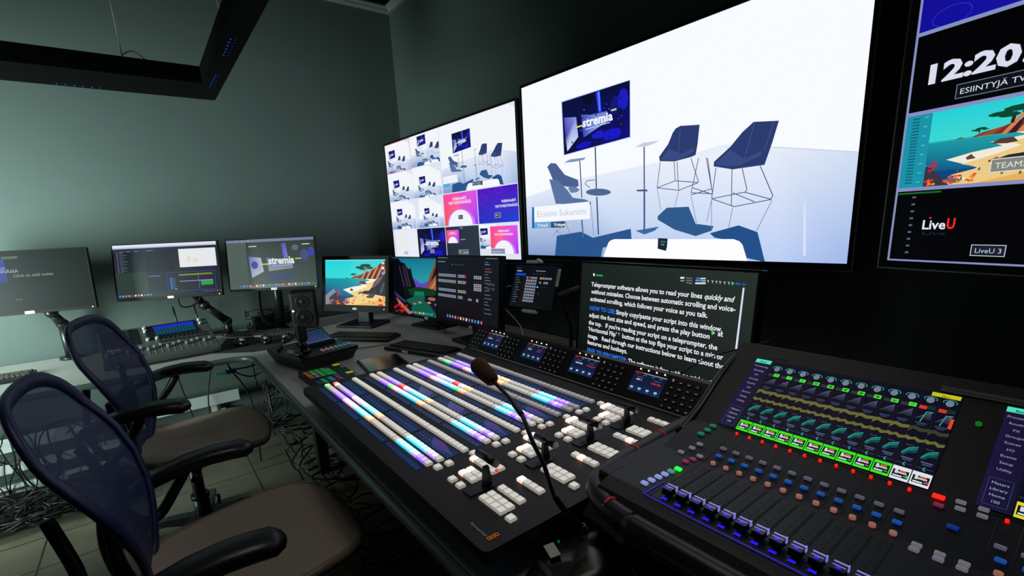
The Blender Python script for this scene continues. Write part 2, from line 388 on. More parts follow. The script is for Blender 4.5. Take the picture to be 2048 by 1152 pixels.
    P.poly([(1168, 385), (1195, 360), (1322, 354), (1290, 460), (1250, 575), (1090, 598), (995, 583), (997, 560), (1078, 485), (1140, 410)], nv).up()
    P.poly([(735, 540), (770, 495), (830, 520), (900, 488), (890, 515), (820, 550), (735, 552)], nv2)
    P.poly([(1008, 565), (1080, 500), (1145, 545), (1240, 505), (1230, 530), (1120, 580), (1010, 578)], nv2)
    ln(.0018, '#4c5c90', (828, 385), (818, 520)); ln(.0018, '#4c5c90', (1200, 362), (1150, 545)); ln(.0018, '#4c5c90', (1298, 358), (1250, 500))
    # left stools
    P.poly([(162, 585), (180, 566), (205, 568), (250, 625), (315, 650), (320, 680), (300, 690), (230, 680), (190, 650)], '#4a6090')
    P.poly([(265, 690), (300, 682), (325, 700), (310, 712), (280, 716)], '#6a80ac').up()
    P.poly([(172, 648), (210, 650), (262, 700), (290, 740), (350, 748), (382, 762), (380, 775), (205, 770)], '#5a72a2')
    for q in (((210, 770), (195, 730)), ((200, 900), (250, 940)), ((250, 860), (290, 950)), ((190, 930), (260, 860)), ((380, 775), (395, 930))): ln(.002, '#40547e', *q)
    # tables and stands
    P.poly([(245, 565), (275, 548), (355, 538), (345, 550), (300, 560)], '#8296b4'); ln(.006, '#3c4c70', (325, 555), (335, 740))
    P.poly([(603, 486), (640, 465), (722, 454), (700, 468), (650, 485)], '#c4d0e2'); ln(.006, '#46587c', (647, 486), (648, 712)); P.poly([(608, 700), (660, 698), (667, 708), (612, 708)], '#40527a')
    ln(.007, '#3c4c70', (402, 480), (408, 700)); P.ell(418, 712, 63, 18, '#50668c', 14)
    ln(.003, '#46587c', (400, 650), (360, 655), (350, 670), (375, 690))
    P.up(); logo(P, 0, 0, 1, 1) if False else None
    g = P.fr                                  # the picture display in the studio, a skewed rectangle
    q = [(235, 262), (575, 152), (576, 435), (247, 525)]
    P.poly([(232, 258), (578, 148), (579, 438), (244, 529)], '#b8ccec')
    P.fr = lambda x, y: g(*[(q[0][i]*(1-x)+q[1][i]*x)*(1-y)+(q[3][i]*(1-x)+q[2][i]*x)*y for i in (0, 1)])
    logo(P, 0, 0, 1, 1); P.fr = g
    # white table in front
    P.up().poly([(443, 1035), (468, 965), (480, 953), (500, 947), (1095, 947), (1125, 958), (1140, 975), (1170, 1075), (1100, 1070), (460, 1045)], '#fdfdff').up()
    P.poly([(717, 942), (765, 944), (762, 985), (757, 1006), (748, 1004), (715, 995)], '#1c2436').rect(728, 955, 755, 966, '#50586a').rect(732, 972, 748, 978, '#30e060').up()
    if big:
        P.poly([(86, 787), (96, 787), (98, 893), (86, 893)], '#1a64b4')
        P.poly([(96, 786), (374, 759), (376, 846), (98, 862)], '#f4f8ff'); P.poly([(98, 864), (180, 861), (181, 891), (98, 893)], '#6aa8dc').poly([(180, 861), (250, 857), (250, 888), (181, 891)], '#30506e').up()
        a, b_ = f(110, 838), f(356, 822); P.text('Etunimi Sukunimi', 110, 838, (b_[0]-a[0])*.135, '#a8b0c0', -.012, fit=b_[0]-a[0])
        a, b_ = f(112, 886), f(164, 884); P.text('Titteli', 112, 886, .021, '#eaf4ff', .01, fit=b_[0]-a[0])
        a, b_ = f(195, 883), f(250, 881); P.text('Yritys', 195, 883, .021, '#ffffff', .02, fit=b_[0]-a[0])
    return P
def stylised_tree(P, x, y, s):
    P.line([(x, y), (x+.01*s, y-.13*s)], .012*s*P.sx*.4, '#3a1c14')
    for a, b_, r in ((-.07, -.13, .07), (.03, -.17, .09), (.1, -.12, .06), (-.02, -.1, .06)): P.ell(x+a*s, y+b_*s, r*s, r*s*.42, '#0c4a30', 9)
def beach(P, dark=1.0):
    P.up().rect(0, 0, 1, 1, '#0c4a84').up().grad(0, 0, 1, .42, '#22dce4', '#2cd6de', '#4ee2da', '#3ce4dc').grad(0, .40, 1, .8, '#189aa8', '#28b0b4', '#1880a4', '#0c4a84').up()
    P.poly([(.3, .95), (.5, .8), (.3, .66), (.45, .6), (.62, .56), (.55, .5), (.75, .46), (.68, .42), (1, .4), (1, 1.0), (.2, 1)], '#fbf4e4')
    P.poly([(0, .8), (.12, .62), (.3, .9), (.3, 1), (0, 1)], '#0c4a84').up()
    P.poly([(.28, 1), (.45, .93), (.34, .87), (.52, .8), (.4, .74), (.6, .65), (.72, .58), (.66, .53), (.85, .46), (.8, .43), (1, .41), (1, 1)], '#f6d48c')
    P.poly([(.55, .98), (.8, .9), (1, .84), (1, 1), (.5, 1)], '#f2b860').up()
    P.poly([(.43, .41), (.5, .36), (.6, .33), (.66, .29), (.74, .26), (.82, .2), (.9, .1), (1, .02), (1, .42), (.8, .42), (.6, .41)], '#7a3424')
    P.poly([(.46, .41), (.56, .34), (.62, .32), (.55, .41)], '#c05c34').up()
    for a in (.6, .68, .76, .84, .92): P.poly([(a, .42), (a+.1, .16-.2*(a-.7)), (a+.13, .14-.2*(a-.7)), (a+.04, .42)], '#e0885a').poly([(a+.03, .42), (a+.12, .2-.15*(a-.7)), (a+.08, .42)], '#3c1c2c')
    P.up(); P.poly([(.7, .73), (.78, .6), (.82, .48), (.9, .38), (1, .3), (1, .8), (.84, .76)], '#1c1c24').poly([(.86, .42), (.97, .34), (.9, .5), (.8, .62), (.78, .6)], '#6c5a64').poly([(.9, .72), (.96, .5), (.99, .5), (.94, .74)], '#484a64').poly([(.58, .73), (.66, .68), (.84, .66), (.86, .75), (.7, .76)], '#2a2830').poly([(.55, .52), (.6, .47), (.67, .47), (.7, .53), (.64, .54)], '#5c3c3c').poly([(.33, .41), (.37, .385), (.4, .41)], '#4a6c5c')
    P.poly([(.68, .82), (.74, .76), (.84, .75), (.8, .83), (.74, .84)], '#3c4444').poly([(.42, .66), (.45, .62), (.48, .68), (.43, .69)], '#6c4438').poly([(.55, .73), (.6, .69), (.63, .73), (.56, .75)], '#8c5848').up()
    P.poly([(0, .8), (.14, .63), (.18, .72), (.08, .82), (.06, 1), (0, 1)], '#8c8c9c').poly([(.06, .86), (.12, .8), (.2, .72), (.34, 1), (.12, 1)], '#3c3844').poly([(.3, .93), (.36, .9), (.42, .95), (.38, .98), (.31, .97)], '#6c6c74').up()
    random.seed(5)
    for i in range(30): P.ell(random.uniform(.08, .5), random.uniform(.88, .99), .014, .016, random.choice(['#f06030', '#f89030', '#d83830']), 6)
    for i in range(9): P.ell(random.uniform(.9, .96), random.uniform(.85, .99), .02, .02, '#d82c20', 6)
    for i in range(7): P.ell(random.uniform(.2, .24), random.uniform(.66, .8), .013, .018, '#c02c44', 6)
    for i in range(10): a, b_ = random.uniform(.3, .98), random.uniform(.72, .98); P.poly([(a, b_), (a+.012, b_-.05), (a+.018, b_)], '#3c6a2c')
    P.up(); stylised_tree(P, .65, .3, 1); stylised_tree(P, .475, .37, .35); P.up()
    return P
def canyon(P):
    P.up().grad(0, 0, 1, .5, '#0c7c98', '#0c84a0', '#3cc0c8', '#20a0b0').up()
    P.poly([(.28, .42), (.36, .36), (.46, .44), (.56, .4), (.62, .52), (.3, .52)], '#6c4cd0')
    P.poly([(0, 0), (.1, .02), (.14, .08), (.2, .1), (.26, .2), (.3, .18), (.33, .34), (.38, .5), (.34, .6), (.2, .66), (0, .68)], '#080b14')
    P.poly([(.72, 0), (1, 0), (1, .66), (.6, .6), (.54, .48), (.62, .3), (.66, .2)], '#161418').up()
    for a, b_, c in ((.74, .72, '#b06848'), (.8, .66, '#d08858'), (.68, .6, '#8c4c3c'), (.84, .6, '#9c5c44'), (.93, .9, '#5c342c')): P.poly([(a, .02), (a+.03, .02), (b_-.04, .56), (b_-.08, .54)], c)
    for a in (.1, .16, .2): P.poly([(a, .14), (a+.02, .15), (a+.1, .5), (a+.08, .52)], '#3c2c48')
    P.poly([(.24, .56), (.42, .5), (.62, .52), (.8, .58), (.6, .64), (.3, .66)], '#0c3c20').up()
    P.poly([(.36, .58), (.5, .58), (.52, .7), (.6, .74), (.72, 1), (.2, 1), (.28, .84), (.2, .76), (.34, .68)], '#0c6450')
    P.poly([(.36, .58), (.5, .58), (.5, .64), (.36, .66)], '#189068').up()
    P.poly([(0, .6), (.1, .64), (.2, .74), (.32, .84), (.3, .9), (.36, 1), (0, 1)], '#120e18').poly([(.02, .62), (.08, .66), (.22, .78), (.2, .8), (.06, .7)], '#3a3c88').poly([(.05, .72), (.1, .76), (.32, .98), (.26, 1), (.1, .84)], '#c47850')
    P.poly([(.5, .72), (.56, .66), (.7, .64), (.84, .6), (1, .54), (1, 1), (.72, 1), (.6, .82)], '#16142a').up()
    for (a, b_, r1, r2, c) in ((.62, .69, .06, .03, '#b06c58'), (.78, .66, .08, .03, '#c88468'), (.9, .74, .03, .08, '#c88468'), (.7, .78, .04, .03, '#a87c8c'), (.82, .86, .025, .06, '#c88468'), (.95, .88, .05, .05, '#a08cb8'), (.92, .6, .06, .015, '#e09468'), (.58, .76, .03, .02, '#d89878'), (.74, .9, .02, .03, '#d89878'), (.36, .8, .03, .018, '#c08068'), (.44, .77, .03, .018, '#d89878')): P.ell(a, b_, r1, r2, c, 7)
    random.seed(9)
    for i in range(16): P.ell(random.uniform(.03, .25), random.uniform(.84, .99), .02, .014, '#d82020', 6)
    P.up(); return P
def dock(P, x0, x1, y, n, s):
    cs = ['#5088f0', '#e8ecf4', '#d04838', '#68b8f8', '#8878e0', '#e0e4ec', '#e86890', '#50c070', '#f0a030', '#a0b0e0']
    for i in range(n): x = x0+(x1-x0)*i/(n-1); P.rect(x-s/2, y-s*.9, x+s/2, y+s*.9, cs[(i*3) % 10])

# ------------------------------------------------------------------ wall displays
def display(label, cat, name, M, w, h, bez, th, paint, strength=1.0, group=None, chin=0, frame=bezel, edge=None, sticker=None, stick_x=.5, led=False, bump=True):
    o = thing(name, label, cat, M, group)
    b = MB(); b.box((0, -chin/2, -th/2), (w+2*bez, h+2*bez+chin, th), bev=.004)
    if bump: b.m(1).box((0, -.02, -th-.014), (w*.6, h*.6, .03), bev=.008)
    b.build('housing', [frame, black], o, local=True)
    b = MB()                                  # raised rim
    for x, y, sx, sy in ((0, h/2+bez/2, w+2*bez, bez), (0, -h/2-bez/2-chin/2, w+2*bez, bez+chin), (-w/2-bez/2, 0, bez, h), (w/2+bez/2, 0, bez, h)): b.box((x, y, .0015), (sx, sy, .003))
    b.build('screen_bezel', frame, o, local=True)
    P = Paint(w, h); paint(P, M); sc = P.build('screen', o, strength)
    if edge:
        b = MB(); t = .0035
        for x, y, sx, sy in ((0, -h/2-bez-chin-t/2, w+2*bez+2*t, t), (-w/2-bez-t/2, -chin/2, t, h+2*bez+chin), (w/2+bez+t/2, -chin/2, t, h+2*bez+chin)): b.box((x, y, -.004), (sx, sy, .014))
        b.build('metal_edge', edge, o, local=True)
    if sticker:
        sx, sy = sticker; b = MB().box((w*(stick_x-.5), -h/2-bez/2-chin*.6, .0036), (sx, sy, .001)); so = b.build('sticker', stick, o, local=True); so['label'] = 'white label sticker'
    if led:
        MB().cyl((w/2-.01, -h/2-bez/2-chin/2, .003), (w/2-.01, -h/2-bez/2-chin/2, .0042), .0028, seg=10).build('power_light', mat('white_led', '#ffffff', .3, em='#d8dcff', es=1.6), o, local=True)
    return o
MT1 = pose(V(1.623, 1.228, .231), 1.6, 0, .15)
def p_tv1(P, M):
    f = seen(M, 2.504, 1030, 100); studio(P, f, 1, True)
tv1 = display('largest wall television showing a white studio with dark blue stools', 'television', 'television', MT1, 1.43, .805, .012, .045, p_tv1, 1.0, chin=.008, edge=alum)
b = MB().box((0, -.1, -.1), (.5, .3, .06)).box((0, -.1, -.085), (.3, .4, .03)); b.build('wall_bracket', black, tv1, local=True)
ft = seen(MT1, 2.504, 1030, 100)
def nrm(x, y): a = ft(x, y); return (a[0]/1.43+.5, .5-a[1]/.805)
MT2 = pose(V(1.586, 2.754, .191), 3.95, .6, .6)
def p_tv2(P, M):
    W, H = 1.43, .805; P.rect(0, 0, 1, 1, '#e4e9f6'); g = .004
    def cell(x0, y0, x1, y1): P.rectframe(x0+g*.6, y0+g, x1-g*.6, y1-g); return P.fr
    def mini(x0, y0, x1, y1, dx=0, dy=0, s=1, tint=None):
        f0 = cell(x0, y0, x1, y1)
        def f(x, y):
            a = nrm(x, y); return f0((a[0]-.5)*s+.5+dx, (a[1]-.5)*s+.5+dy)
        studio(P, f, (x1-x0)*s); P.up()
    mini(.5, 0, 1, .5)
    for i, (c, r) in enumerate(((0, 0), (1, 0), (0, 1), (1, 1), (0, 2), (1, 2))):
        mini(c/4, r/4, c/4+.25, r/4+.25, (-.05, .12, .02, 0, .03, .05)[i], (.08, -.05, .1, .12, .06, .1)[i], (1, 1.15, .95, .85, .85, .7)[i])
        cell(c/4, r/4, c/4+.25, r/4+.25); P.tag_box('Camera %d' % (i+1), .5, .88, .013, '#c8d4ea', '#5a6a8a')
    P.rectframe(.5, 0, 1, .5).up().rect(.02, .74, .24, .85, '#f4f8ff').rect(.02, .85, .12, .9, '#50b0e0').tag_box('ME 1 PGM', .5, .93, .015, '#c8d4ea', '#4a5a7a')
    # red frame of the first picture
    P.full().up(); P.line([(.002, .004), (.25, .004), (.25, .25), (.002, .25)], .003, '#e02050')
    def pink(x0, y0, x1, y1):
        cell(x0, y0, x1, y1); P.up().grad(0, 0, .45, 1, '#ff48a8', '#ff50b0', '#ff8068', '#ff5048').grad(.45, 0, 1, 1, '#f850c0', '#e058f0', '#9838ff', '#f060c8').up()
        P.poly([(.5+.42*math.cos(t_), 1-.5*math.sin(t_)) for t_ in [math.pi*i/18 for i in range(19)]], '#d880ff').up()
        P.poly([(.48+.36*math.cos(t_), 1-.48*math.sin(t_)) for t_ in [math.pi*i/18 for i in range(19)]], '#f8f8ff').up()
        a, b_ = P.fr(.25, .2), P.fr(.75, .2); k = b_[0]-a[0]
        P.text('WEBINAARIT:', .5, .22, k*.14, '#fff0ff', .02, align='c').text('YRITYSVIESTINNÄSSÄ.', .5, .34, k*.14, '#fff0ff', .02, align='c')
    pink(.5, .5, .75, .75); P.tag_box('PPT 1', .5, .78, .016)
    cell(.75, .5, 1, .75); P.up().grad(0, 0, 1, 1, '#5a10c8', '#4a10c0', '#2040d8', '#1830c0').up(); P.ring(.12, .3, .12, .0015, '#7040e0').ring(.55, .1, .08, .0015, '#7040e0').ring(.02, .95, .15, .0015, '#3858e8').up()
    P.text('WEBINAARIT:', .78, .45, .02, '#f0f0ff', .02, align='c').text('YRITYSVIESTINNÄSSÄ.', .72, .58, .02, '#f0f0ff', .02, align='c').tag_box('PPT 2', .5, .82, .016)
    cell(0, .75, .25, 1); P.up().rect(.06, 0, 1, 1, '#eef1fa').rect(.3, .2, .42, .5, '#f4ecda').rect(.4, .5, .6, .8, '#f4ecda').rect(.06, 0, .09, 1, '#c8d2ea').tag_box('Preview', .5, .88, .013, '#8c98b4', '#c4cce0')
    cell(.25, .75, .5, 1); logo(P, 0, 0, 1, 1); P.up().rect(.01, 0, .08, 1, '#101420').tag_box('WTF1', .5, .82, .016, bg='#3a40a0')
    cell(.5, .75, .75, 1); P.up().grad(0, 0, 1, 1, '#26323e', '#2c3844', '#2a3642', '#24303c').up(); P.rect(.45, .04, .55, .07, '#8c98a4').rect(.45, .4, .6, .43, '#8c98a4')
    pink(.505, .775, .605, .885); cell(.5, .75, .75, 1); P.tag_box('PPT 1 Esittäjä', .52, .84, .016, bg='#3a4650')
    f0 = cell(.75, .75, .86, .93); studio(P, lambda x, y: f0(nrm(x, y)[0]*1.8-.3, nrm(x, y)[1]), .12); pink(.82, .765, .99, .965); cell(.75, .75, 1, 1); P.tag_box('SuperSource 1', .46, .82, .019, bg='#8088a8')
tv2 = display('wall television with a multiview grid of small pictures, hung nearest the room corner', 'television', 'television', MT2, 1.43, .805, .012, .045, p_tv2, .95, chin=.008, edge=alum)
b = MB().box((0, -.1, -.1), (.5, .3, .06)).box((0, -.1, -.08), (.3, .3, .04)); b.build('wall_bracket', black, tv2, local=True)
hh = .178; W4 = 4*hh*16/9; y4 = R(-14.43)
r4 = Vector((math.sin(y4), -math.cos(y4), 0)); c4 = V(1.56, .395, -.148)+r4*W4/2+Vector((0, 0, hh*2))
MT4 = pose(c4, -14.43, .3)
def p_tv4(P, M):
    P.rect(0, 0, 1, 1, '#8c96c8'); fw_ = .25; g = .006; f = seen(M, 2.0556, 1760, 0)
    def cell(i, j=0): P.rectframe(j*fw_+.004, i/4+g, (j+1)*fw_-.004, (i+1)/4-g); P.up(); return P
    for j in (0, 1, 2, 3):
        cell(0, j).grad(0, 0, 1, 1, '#1a0a90', '#2010a0', '#1814b0', '#1010a0').up().ring(.2, .9, .12, .002, '#3028d0').ring(.75, .5, .18, .002, '#3028d0').tag_box('PUHUJA', .8, .8, .018, '#a8b0d8', '#202060')
        cell(1, j).rect(0, 0, 1, 1, '#020204').up(); 
        cell(2, j); beach(P); P.up().rect(0, 0, .17, 1, '#1c9ab0').up()
        for k in range(22): P.rect(.04, .04+k*.042, .09, .06+k*.042, '#14687c').rect(.12, .04+k*.042, .145, .05+k*.042, '#7cd0dc' if k % 3 == 0 else '#1c9ab0')
        P.up().tag_box('TEAMS 1', .70, .84, .0175, '#e8ecf0', '#8c8c80')
        cell(3, j).rect(0, 0, 1, 1, '#030306').up()
        for k in range(9): P.rect(.11, .08+k*.1, .135, .105+k*.1, '#5a6a84')
        P.rect(.0, .02, .3, .045, '#1c6a2c')
        if j == 0:
            q = P.fr; P.fr = f; a, b_, c_ = f(170, 942), f(268, 942), f(310, 940)
            P.text('Live', 170, 942, .031, '#f0f2ff', .02, fit=b_[0]-a[0]).text('U', 271, 940, .034, '#ff2c1c', .03, fit=c_[0]-b_[0]-.003).ell(208, 896, 5, 4, '#ff3020', 8); P.text('Live', 170, 966, .012, '#16243c', .02, fit=b_[0]-a[0]); P.fr = q
        P.tag_box('LiveU 3', .64, .87, .0155, '#c8d0e0', '#1c2230')
    P.full(); P.up().up(); P.fr = f
    a, b_ = f(175, 352), f(578, 262); P.text('12:20', 175, 352, .057, '#e6e6fa', .04, fit=b_[0]-a[0]); c_ = f(585, 262); P.cm(); P.text(':37', c_[0], a[1], .057, '#d8d8f4', .04); P.fr = f
    a, b_ = f(328, 388), f(592, 345); k_ = b_[0]-a[0]; P.cm(); P.rect(a[0]-.007, a[1]-.009, a[0]+k_*1.12, a[1]+.022, '#7c88a0').up().rect(a[0]-.0055, a[1]-.0075, a[0]+k_*1.11, a[1]+.0205, '#10141c').up(); P.text('ESIINTYJÄ TV', a[0], a[1], .0165, '#dfe6f2', 0, fit=k_*1.03)
tv4 = display('wall television at the right edge with a clock reading 12:20 over stacked pictures', 'television', 'television', MT4, W4, 4*hh, .018, .05, p_tv4, .9, edge=mat('bronze_trim', '#7a7468', .35, .8))
b = MB().box((0, 0, -.09), (.3, .3, .06)).cyl((0, 0, -.1), (-.02, 0, -.24), .03); b.build('wall_bracket', black, tv4, local=True)

# teleprompter display under the largest television
MTP = pose(V(1.351, .988, -.373), -2.33, 5.7)
def p_prompt(P, M):
    P.grad(0, 0, 1, 1, '#18211e', '#2a322e', '#1a211e', '#0a0d0c'); P.up()
    f = seen(M, 4.431, 1140, 520); P.fr = f
    L = [((190, 232), 1455, [('Teleprompter software allows you to read your lines', 0, 0), ('quickly and', .25, 1)], 322),
         ((187, 295), 1470, [('without mistakes.', .25, 1), (' Choose between automatic scrolling and voice-', 0, 0)], 423),
         ((180, 357), 1222, [('activated scrolling, which follows your voice as you talk.', 0, 0)], 478)]
    rows = [('Teleprompter software allows you to read your lines', 190, 232, 1172, '#eef0fa', 0), ('quickly and', 1188, 337, 1460, '#eef0fa', .3),
            ('without mistakes.', 187, 295, 475, '#eef0fa', .3), ('Choose between automatic scrolling and voice-', 488, 328, 1468, '#eef0fa', 0),
            ('activated scrolling, which follows your voice as you talk.', 180, 360, 1222, '#eef0fa', 0),
            ('HOW TO USE:', 175, 440, 400, '#2a78ff', 0), ('Simply copy/paste your script into this window,', 408, 468, 1352, '#eef0fa', 0),
            ('adjust the font size and speed, and press the play button', 170, 502, 1240, '#eef0fa', 0), ('at', 1308, 672, 1355, '#eef0fa', 0),
            ("the top.   If you're reading your script on a teleprompter, the", 166, 568, 1310, '#eef0fa', 0),
            ("'Horizontal Flip'", 162, 625, 412, '#eef0fa', 0), ('button at the top flips your script to a mirror', 462, 676, 1362, '#eef0fa', 0),
            ('image.   Read through our instructions below to learn about the', 158, 685, 1370, '#eef0fa', 0), ('features and hotkeys.', 154, 742, 508, '#eef0fa', 0),
            ('FREE TELEPROMPTER:', 150, 812, 505, '#2a78ff', .0), ('The software is free, with no trial perio', 515, 895, 1288, '#eef0fa', 0)]
    ys = {}
    for t_, x, y, x2, c, sh in rows:
        a = f(x, y); 
        for k_ in ys:                        # text sharing a line shares its base line
            if abs(k_-a[1]) < .0075: a = (a[0], k_)
        ys[a[1]] = 1
        y2 = y + (x2-x)*(.1+.105*(y-(x-180)*.1-232)/600); b_ = f(x2, y2)
        P.fr = lambda X, Y: (X, Y)
        P.text(t_, a[0], a[1], .0235, c, .022, sh, fit=b_[0]-a[0]); P.fr = f
    P.poly([(1255, 622), (1290, 648), (1257, 665)], '#60e080').poly([(1432, 190), (1460, 208), (1433, 225)], '#30d060')
    for x, w_ in ((425, 0), (1215, 0), (1255, 0), (1290, 0), (1322, 0), (1362, 0), (1400, 0)):
        y = 655 if x == 425 else 188+(x-1215)*.09; P.line([(x, y-8), (x+18, y-4)], .002, '#c8ccd8').line([(x+8, y-8), (x+10, y+14)], .002, '#c8ccd8')
    P.text('00:00:03', 230, 142, .0105, '#28d060', .02).ell(213, 130, 8, 14, '#e8ecf4')
    P.rect(978, 150, 1014, 166, '#e8ecf4').rect(978, 178, 1014, 190, '#8890a0').rect(1118, 156, 1160, 168, '#5080d0').rect(1160, 158, 1203, 170, '#e0e4f0').rect(1112, 175, 1170, 187, '#6898e0').rect(1170, 180, 1203, 190, '#b8c8e8').rect(1110, 198, 1203, 214, '#d8dcec')
    for y, t_ in ((163, 'Font Size'), (184, 'Scroll Speed'), (206, 'Margin')): P.text(t_, 1030, y, .006, '#b8bcc8', .0, fit=.022)
    P.text('Edit  Go', 1468, 218, .009, '#2a78ff', .01)
    P.poly([(1532, 245), (1548, 246), (1482, 790), (1464, 788)], '#dfe2f4')
display('black prompter monitor with white script text under the largest television', 'monitor', 'prompter_monitor', MTP, .71, .40, .008, .04, p_prompt, .95, led=False)
o = [x for x in bpy.data.objects if x.name == 'prompter_monitor'][0]
b = MB().box(V(1.47, .99, -.472), (.05, .08, .29)).box(V(1.50, .99, -.622), (.16, .3, .014), bev=.004); b.box(V(1.43, .99, -.40), (.08, .12, .12)); b.build('stand', black, o)
# ------------------------------------------------------------------ desks
DZ = .74
def rounded(pts, rad, n=6):
    out = []; N = len(pts)
    for i, p in enumerate(pts):
        r = rad[i] if isinstance(rad, (list, tuple)) else rad; p = Vector((*p, 0)); a = Vector((*pts[i-1], 0)); c = Vector((*pts[(i+1) % N], 0))
        if r <= 0: out.append((p.x, p.y)); continue
        u, v = (a-p).normalized(), (c-p).normalized(); s, e = p+u*r, p+v*r
        for k in range(n+1):
            t = k/n; q = s*(1-t)**2+p*2*t*(1-t)+e*t*t; out.append((q.x, q.y))
    return out
dk = thing('corner_desk', 'large grey L-shaped console desk carrying all the control gear', 'desk', (1.0, 2.0, 0))
pts = rounded([(.375, -.9), (1.74, -.9), (1.74, 3.66), (-1.84, 3.66), (-1.84, 2.86), (.375, 2.86)], [.02, .01, .01, .01, .02, .13])
MB().prism(pts, DZ-.032, DZ).build('desk_top', deskm, dk)
inn = [(x, y) for x, y in pts[:0]]
b = MB()                                     # rounded dark edge band along the free edges
ed = [(.372, -.9)]+[p for p in pts if p[0] < .38 and p[0] > -1.8 and 2.5 < p[1] < 2.87]
ed = [(.371, -.88), (.371, .5), (.371, 2.0)]+sorted([p for p in pts if -.1 < p[0] < .38 and 2.6 < p[1] < 2.87], key=lambda p: p[1]-p[0])+[(-1, 2.857), (-1.82, 2.857)]
b.tube([(x, y, DZ-.016) for x, y in ed], .0165, 10, smooth=1); b.build('edge_band', rimm, dk)
b = MB().box((.402, .95, DZ-.055), (.03, 3.5, .046), bev=.004).box((.44, .95, DZ-.10), (.012, 3.4, .05)); b.m(1).box((.386, 1.32, DZ-.066), (.003, .16, .012)).build('front_rail', [rimm, alum], dk)
for x, y in ((.55, -.75), (1.6, -.75), (.62, 2.7), (1.6, 2.7), (-1.4, 3.05), (-1.78, 3.05), (-1.4, 3.6), (.62, 1.0)):
    MB().box((x, y, (DZ-.032)/2), (.06, .06, DZ-.032), bev=.004).m(0).build('leg', satin, dk)
for i, (z, y, hh_) in enumerate(((.33, 3.55, .075), (.215, 3.50, .05), (.10, 3.50, .05))):
    t = thing('cable_tray', ('upper', 'middle', 'lower')[i]+' of the white metal cable trays below the back desk', 'cable tray', (-.9, y, z), 'cable trays below the back desk')
    MB().box((-.7, y, z), (2.1, .012, hh_), bev=.002).box((-.7, y+.04, z-hh_/2), (2.1, .08, .006)).build('tray', whitemetal, t)
    bb = MB()
    for x in (-1.7, .2): bb.box((x+i*.05, 3.648, (z+.01)/2), (.03, .03, z+.01)).box((x+i*.05, (y+3.65)/2, z-hh_/2), (.03, 3.65-y-.02, .008))
    bb.build('support_post', whitemetal, t)
# ------------------------------------------------------------------ desk monitors
def hexs(*a): return a
def p_slides(P, M):
    P.grad(0, 0, 1, 1, '#123028', '#0e2420', '#1c2a26', '#253a34').up().grad(.0, .12, .385, .50, '#2838d0', '#3448d0', '#1838b8', '#1828a8', 3).up()
    P.text('WEBINAARIT:', .16, .3, .02, '#c8c8f0', .02).text('YRITYSVIESTINNÄSSÄ', .11, .345, .02, '#c8c8f0', .02)
    P.text('Click to add notes', .43, .425, .0215, '#c8d4d0', .0, fit=.155).rect(.32, .08, .35, .095, '#94a8a0').rect(.37, .08, .49, .095, '#94a8a0').rect(.37, .105, .48, .115, '#94a8a0')
    P.text('<   2/2', .1, .62, .014, '#a0b4ac').text('A A', .42, .81, .014, '#a0b4ac')
def p_edit(P, M):
    P.grad(0, 0, 1, 1, '#202838', '#141b2a', '#101524', '#38443f').up().rect(0, 0, 1, .045, '#eef0ff').rect(0, .045, 1, .07, '#c0c8e8').up()
    P.rect(.3, .14, .56, .52, '#161f2c').rect(0, .52, .3, .93, '#34453f').rect(.3, .52, .52, .93, '#202b36').up()
    P.rect(.62, .12, .985, .47, '#f4f6fb').up().rect(.7, .26, .73, .36, '#f2e8cc').rect(.76, .3, .8, .38, '#f2e8cc')
    for i in range(16): P.rect(.03, .14+i*.024, .042, .152+i*.024, ['#d08040', '#40b050', '#9060c0', '#a050b0'][min(3, i//2)]).rect(.055, .14+i*.024, .08+.05*((i*7) % 5)/4, .15+i*.024, '#5a6678')
    for a in (.06, .12, .2, .31, .34): P.rect(a, .12, a+.04, .13, '#8490a8')
    P.up().line([(.485, .56), (.955, .56), (.955, .92), (.485, .92), (.485, .56)], .002, '#2a4cc0').rect(.6, .6, .93, .63, '#8c8838').rect(.6, .73, .93, .745, '#b080d8').rect(.81, .745, .93, .83, '#18a850')
    for i in range(9): P.rect(.51, .66+i*.025, .53, .675+i*.025, '#3090e8').rect(.535, .66+i*.025, .56, .67+i*.025, '#60708c')
    P.rect(.55, .87, .57, .89, '#20c060').line([(.79, .58), (.79, .9)], .0015, '#50a0e8'); P.rect(.31, .6, .42, .615, '#5a7cc0')
    P.up(); dock(P, .02, .31, .955, 11, .018); dock(P, .83, .99, .955, 7, .008)
